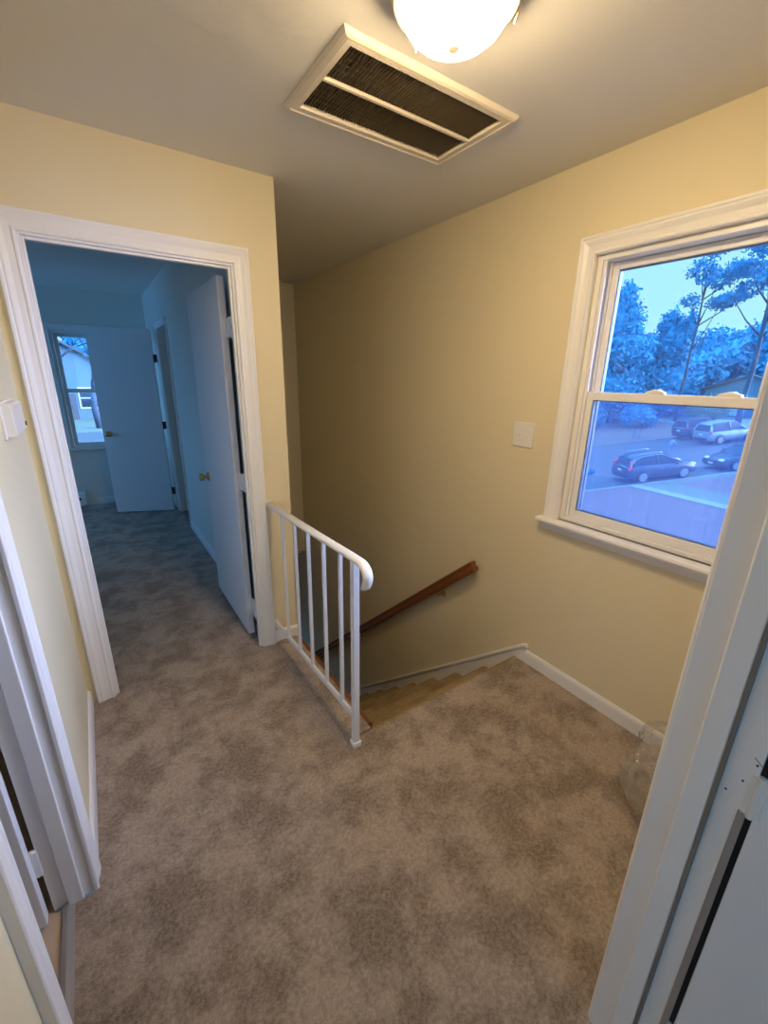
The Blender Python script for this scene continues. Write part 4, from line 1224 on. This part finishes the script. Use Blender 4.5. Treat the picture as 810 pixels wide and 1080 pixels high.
# open pine with a bare leaning trunk
tree('tree', on_ground(51.0, 20.4), 'open pine with a bare dark trunk in front of pale sky', 16.3,
     [(0.27, 0.54, 14.39, 1.34, 1.34, 1.07), (0.13, -1.07, 13.32, 1.48, 1.48, 0.94), (0.4, -2.55, 13.99, 1.48, 1.48, 0.94), (0.0, -1.74, 11.17, 1.34, 1.34, 0.61), (0.4, 1.07, 11.7, 0.94, 0.94, 0.67), (0.67, -3.49, 12.24, 1.34, 1.34, 0.81), (0.27, -0.27, 16.0, 0.94, 0.94, 0.67)], leaf_b, .17, 13, size=.15, group='pines across the street', limbs=7, dens=1.1, core=0)
tree('tree', on_ground(49.4, 14.5), 'larger pine with spreading boughs at the far side of the window', 18.0,
     [(0.0, 1.02, 15.14, 1.91, 1.91, 1.02), (0.0, -1.53, 15.78, 2.3, 2.3, 1.15), (0.0, 2.04, 13.35, 1.91, 1.91, 0.64), (0.0, -0.51, 12.46, 2.3, 2.3, 0.77), (0.0, 2.81, 11.18, 1.4, 1.4, 0.51), (0.0, 0.0, 17.31, 1.66, 1.66, 1.02), (0.38, -2.81, 11.18, 2.04, 2.04, 1.02), (0.0, 1.28, 16.8, 1.28, 1.28, 0.77)], leaf_b, .24, 14, size=.15, group='pines across the street', limbs=8, dens=1.1, core=0)
# the dense belt behind
k = 0
for (x, y, hh, r_, lab) in ((62.5, 38.8, 10.6, 5.8, 'broad dark tree of the belt behind the tall bushy evergreen'), (75.0, 35.6, 10.6, 5.8, 'dark tree of the belt behind the rounded evergreen'),
                            (65.0, 26.9, 7.3, 5.2, 'lower dark tree of the belt below the gap of pale sky'), (77.5, 24.5, 10.8, 6.0, 'dark tree of the belt behind the open pine'),
                            (70.0, 15.5, 11.6, 6.0, 'tall dark tree of the belt behind the larger pine')):
    k += 1
    tree('tree', on_ground(x, y), lab, hh - 2, [(0, 0, hh * .55, r_, r_, hh * .42), (-.5, r_ * .45, hh * .74, r_ * .55, r_ * .55, hh * .26), (-.3, -r_ * .45, hh * .70, r_ * .55, r_ * .5, hh * .27), (-1, 0, hh * .22, r_ * .95, r_ * .95, hh * .22)],
         leaf_a, .3, 30 + k, size=.28, group='tree belt across the street', limbs=0, core=.8)
# shrubs in front of the belt
for i, (x, y, r_, lm, lab) in enumerate(((53.0, 18.3, 1.5, leaf_c, 'pale green shrub across the street beside the garage'), (46.5, 21.9, 1.4, leaf_a, 'dark rounded shrub across the street'), (45.0, 26.5, 1.6, leaf_a, 'low dark shrub under the tall bushy evergreen'))):
    tree('shrub', on_ground(x, y), lab, 1.0, [(0, 0, r_ * .8, r_, r_ * 1.2, r_ * .8), (.2, .8, r_ * .7, r_ * .7, r_ * .7, r_ * .6)], lm, .08, 60 + i, size=.16, cat='shrub', limbs=1)
tree('shrub', st_pt(-2.7, 2.4), 'small dark heap of twigs on the street behind the crossover', .25, [(0, 0, .16, .42, .25, .14), (.25, .1, .14, .3, .2, .12)], leaf_b, .03, 70, size=.07, cat='twigs', limbs=1)

# --- house with a garage across the street
siding = mat('blue_grey_siding', (0.11, 0.17, 0.21), 0.8, bump=0.1, scale=6, vary=0.05)
shingle = mat('dark_shingles', (0.10, 0.09, 0.10), 0.9, bump=0.4, scale=12, vary=0.3)
trim_out = mat('white_outdoor_trim', (0.75, 0.75, 0.78), 0.6, bump=0.02, scale=20)
g_door = mat('pale_garage_door', (0.60, 0.60, 0.58), 0.6, bump=0.03, scale=12)


def house(name, loc, rz, label, w_, d_, h_, rh, wins, door=None, gdoor=None):
    """front faces local -x; width along y"""
    t_ = thing(name, loc, label, 'house', rz=rz)
    MB().box(0, d_, -w_ / 2, w_ / 2, -.3, h_).prism([(-w_ / 2, h_), (w_ / 2, h_), (0, h_ + rh)], lambda p, q, h: (h, p, q), 0, d_).build('walls', siding, t_, local=True)
    rf = MB()
    for s_ in (-1, 1):
        rf.prism([(s_ * (w_ / 2 + .4), h_ - .4 * rh / (w_ / 2)), (0, h_ + rh), (0, h_ + rh + .18), (s_ * (w_ / 2 + .4), h_ - .4 * rh / (w_ / 2) + .18)], lambda p, q, h: (h, p, q), -.4, d_ + .4)
    rf.build('roof', shingle, t_, local=True)
    for (y, z, a, b_) in wins:
        f_ = MB().box(-.05, 0, y - a / 2 - .1, y + a / 2 + .1, z - .1, z + b_ + .1).build('window_frame', trim_out, t_, local=True)
        MB().box(-.07, -.05, y - a / 2, y + a / 2, z, z + b_).build('pane', car_glass, f_, local=True)
        MB().box(-.08, -.07, y - a / 2, y + a / 2, z + b_ / 2 - .03, z + b_ / 2 + .03).build('glazing_bar', trim_out, f_, local=True)
    if gdoor:
        y, a, b_ = gdoor
        g_ = MB()
        for q in range(4):
            g_.box(-.06, 0, y - a / 2, y + a / 2, q * b_ / 4 + .02, (q + 1) * b_ / 4 - .01)
        g_.build('garage_door', g_door, t_, local=True, bevel=.01)
    if door:
        MB().box(-.06, 0, door - .5, door + .5, 0, 2.1).build('front_door', shingle, t_, local=True)
    return t_


house('house', on_ground(56.0, 16.4, .03), math.radians(12), 'low blue-grey house with a pale garage door behind the parked cars', 7.0, 6.0, 2.7, 1.3, [(-2.0, 1.0, 1.2, 1.2)], gdoor=(1.1, 2.6, 2.0))

# --- view from the bedroom window
struct(MB().box(-60, 6, 26, 34, ZG - 1, ZG + 0.04).build('side_street', road_m), 'side street beyond the bedroom', 'street')
struct(MB().box(-60, 6, 9.2, 26, ZG - 1, ZG + 0.03).build('lawn_side', grass_m), 'lawn below the bedroom window', 'ground')
struct(MB().box(-60, 6, 34, 90, ZG - 1, ZG + 0.03).build('lawn_side_far', grass2_m), 'yards beyond the side street', 'ground')
brick = mat('red_brick', (0.45, 0.20, 0.18), 0.9, bump=0.3, scale=12, vary=0.15)
house('house', (-1.2, 44.0, GF), math.radians(90), 'pale house with dark roof seen from the bedroom window', 8.0, 8.0, 3.6, 2.4, [(-1.4, 1.0, 1.4, 1.5), (1.6, 1.0, 1.4, 1.5)], door=.1)
house('house', (-14, 48.0, GF), math.radians(90), 'second pale house farther along the side street', 8.0, 8.0, 3.6, 2.4, [(-1.4, 1.0, 1.4, 1.5), (1.6, 1.0, 1.4, 1.5)], door=.1)


def bare_tree(base, h, label, seed):
    rnd = random.Random(seed)
    t_ = thing('bare_tree', base, label, 'tree', 'bare trees by the side street')
    mb = MB()

    def grow(p, d, L, r, lev):
        q = p + d * L
        mb.tube([p, (p + q) / 2 + Vector((rnd.gauss(0, .04), rnd.gauss(0, .04), 0)) * L, q], r, 6, radii=[r, r * .85, r * .65])
        if lev == 0: return
        for _ in range(3 if lev > 1 else 4):
            nd = (d + Vector((rnd.gauss(0, .55), rnd.gauss(0, .55), rnd.gauss(.15, .3)))).normalized()
            grow(q, nd, L * rnd.uniform(.6, .8), r * .55, lev - 1)
    grow(Vector((0, 0, 0)), Vector((0, 0, 1)), h * .3, .22, 4)
    mb.build('branches', bark, t_, local=True)


bare_tree((.4, 36.5, GF), 9, 'bare tree before the pale house by the side street', 5)
bare_tree((-2.2, 37.5, GF), 9, 'bare tree nearer the corner of the side street', 8)
for i, (x, y, r_) in enumerate(((-9, 68, 6), (3, 71, 5.5), (9, 58, 5), (-19, 66, 6))):
    tree('tree', (x, y, GF), ('hazy evergreen behind the pale house', 'hazy evergreen to the east of the pale house', 'hazy evergreen at the end of the side street', 'hazy evergreen behind the second house')[i], 7, [(0, 0, 5, r_, r_, 5.5), (1, 0, 9, 3, 3, 3)], leaf_a, .3, 90 + i, size=.5, group='evergreens beyond the bedroom', limbs=0, core=.85)
lpst = thing('street_lamp', (-.12, 22.0, GF + .03), 'small dark lamp post on the lawn below the bedroom window', 'lamp post')
MB().tube([(0, 0, 0), (0, 0, .75)], .03, 8).build('post', black_pl, lpst, local=True)
MB().lathe([(.03, .75), (.09, .78), (.10, .87), (.06, .93), (.01, .95)], (0, 0, 0), 'z', 12).build('lantern', black_pl, lpst, local=True)
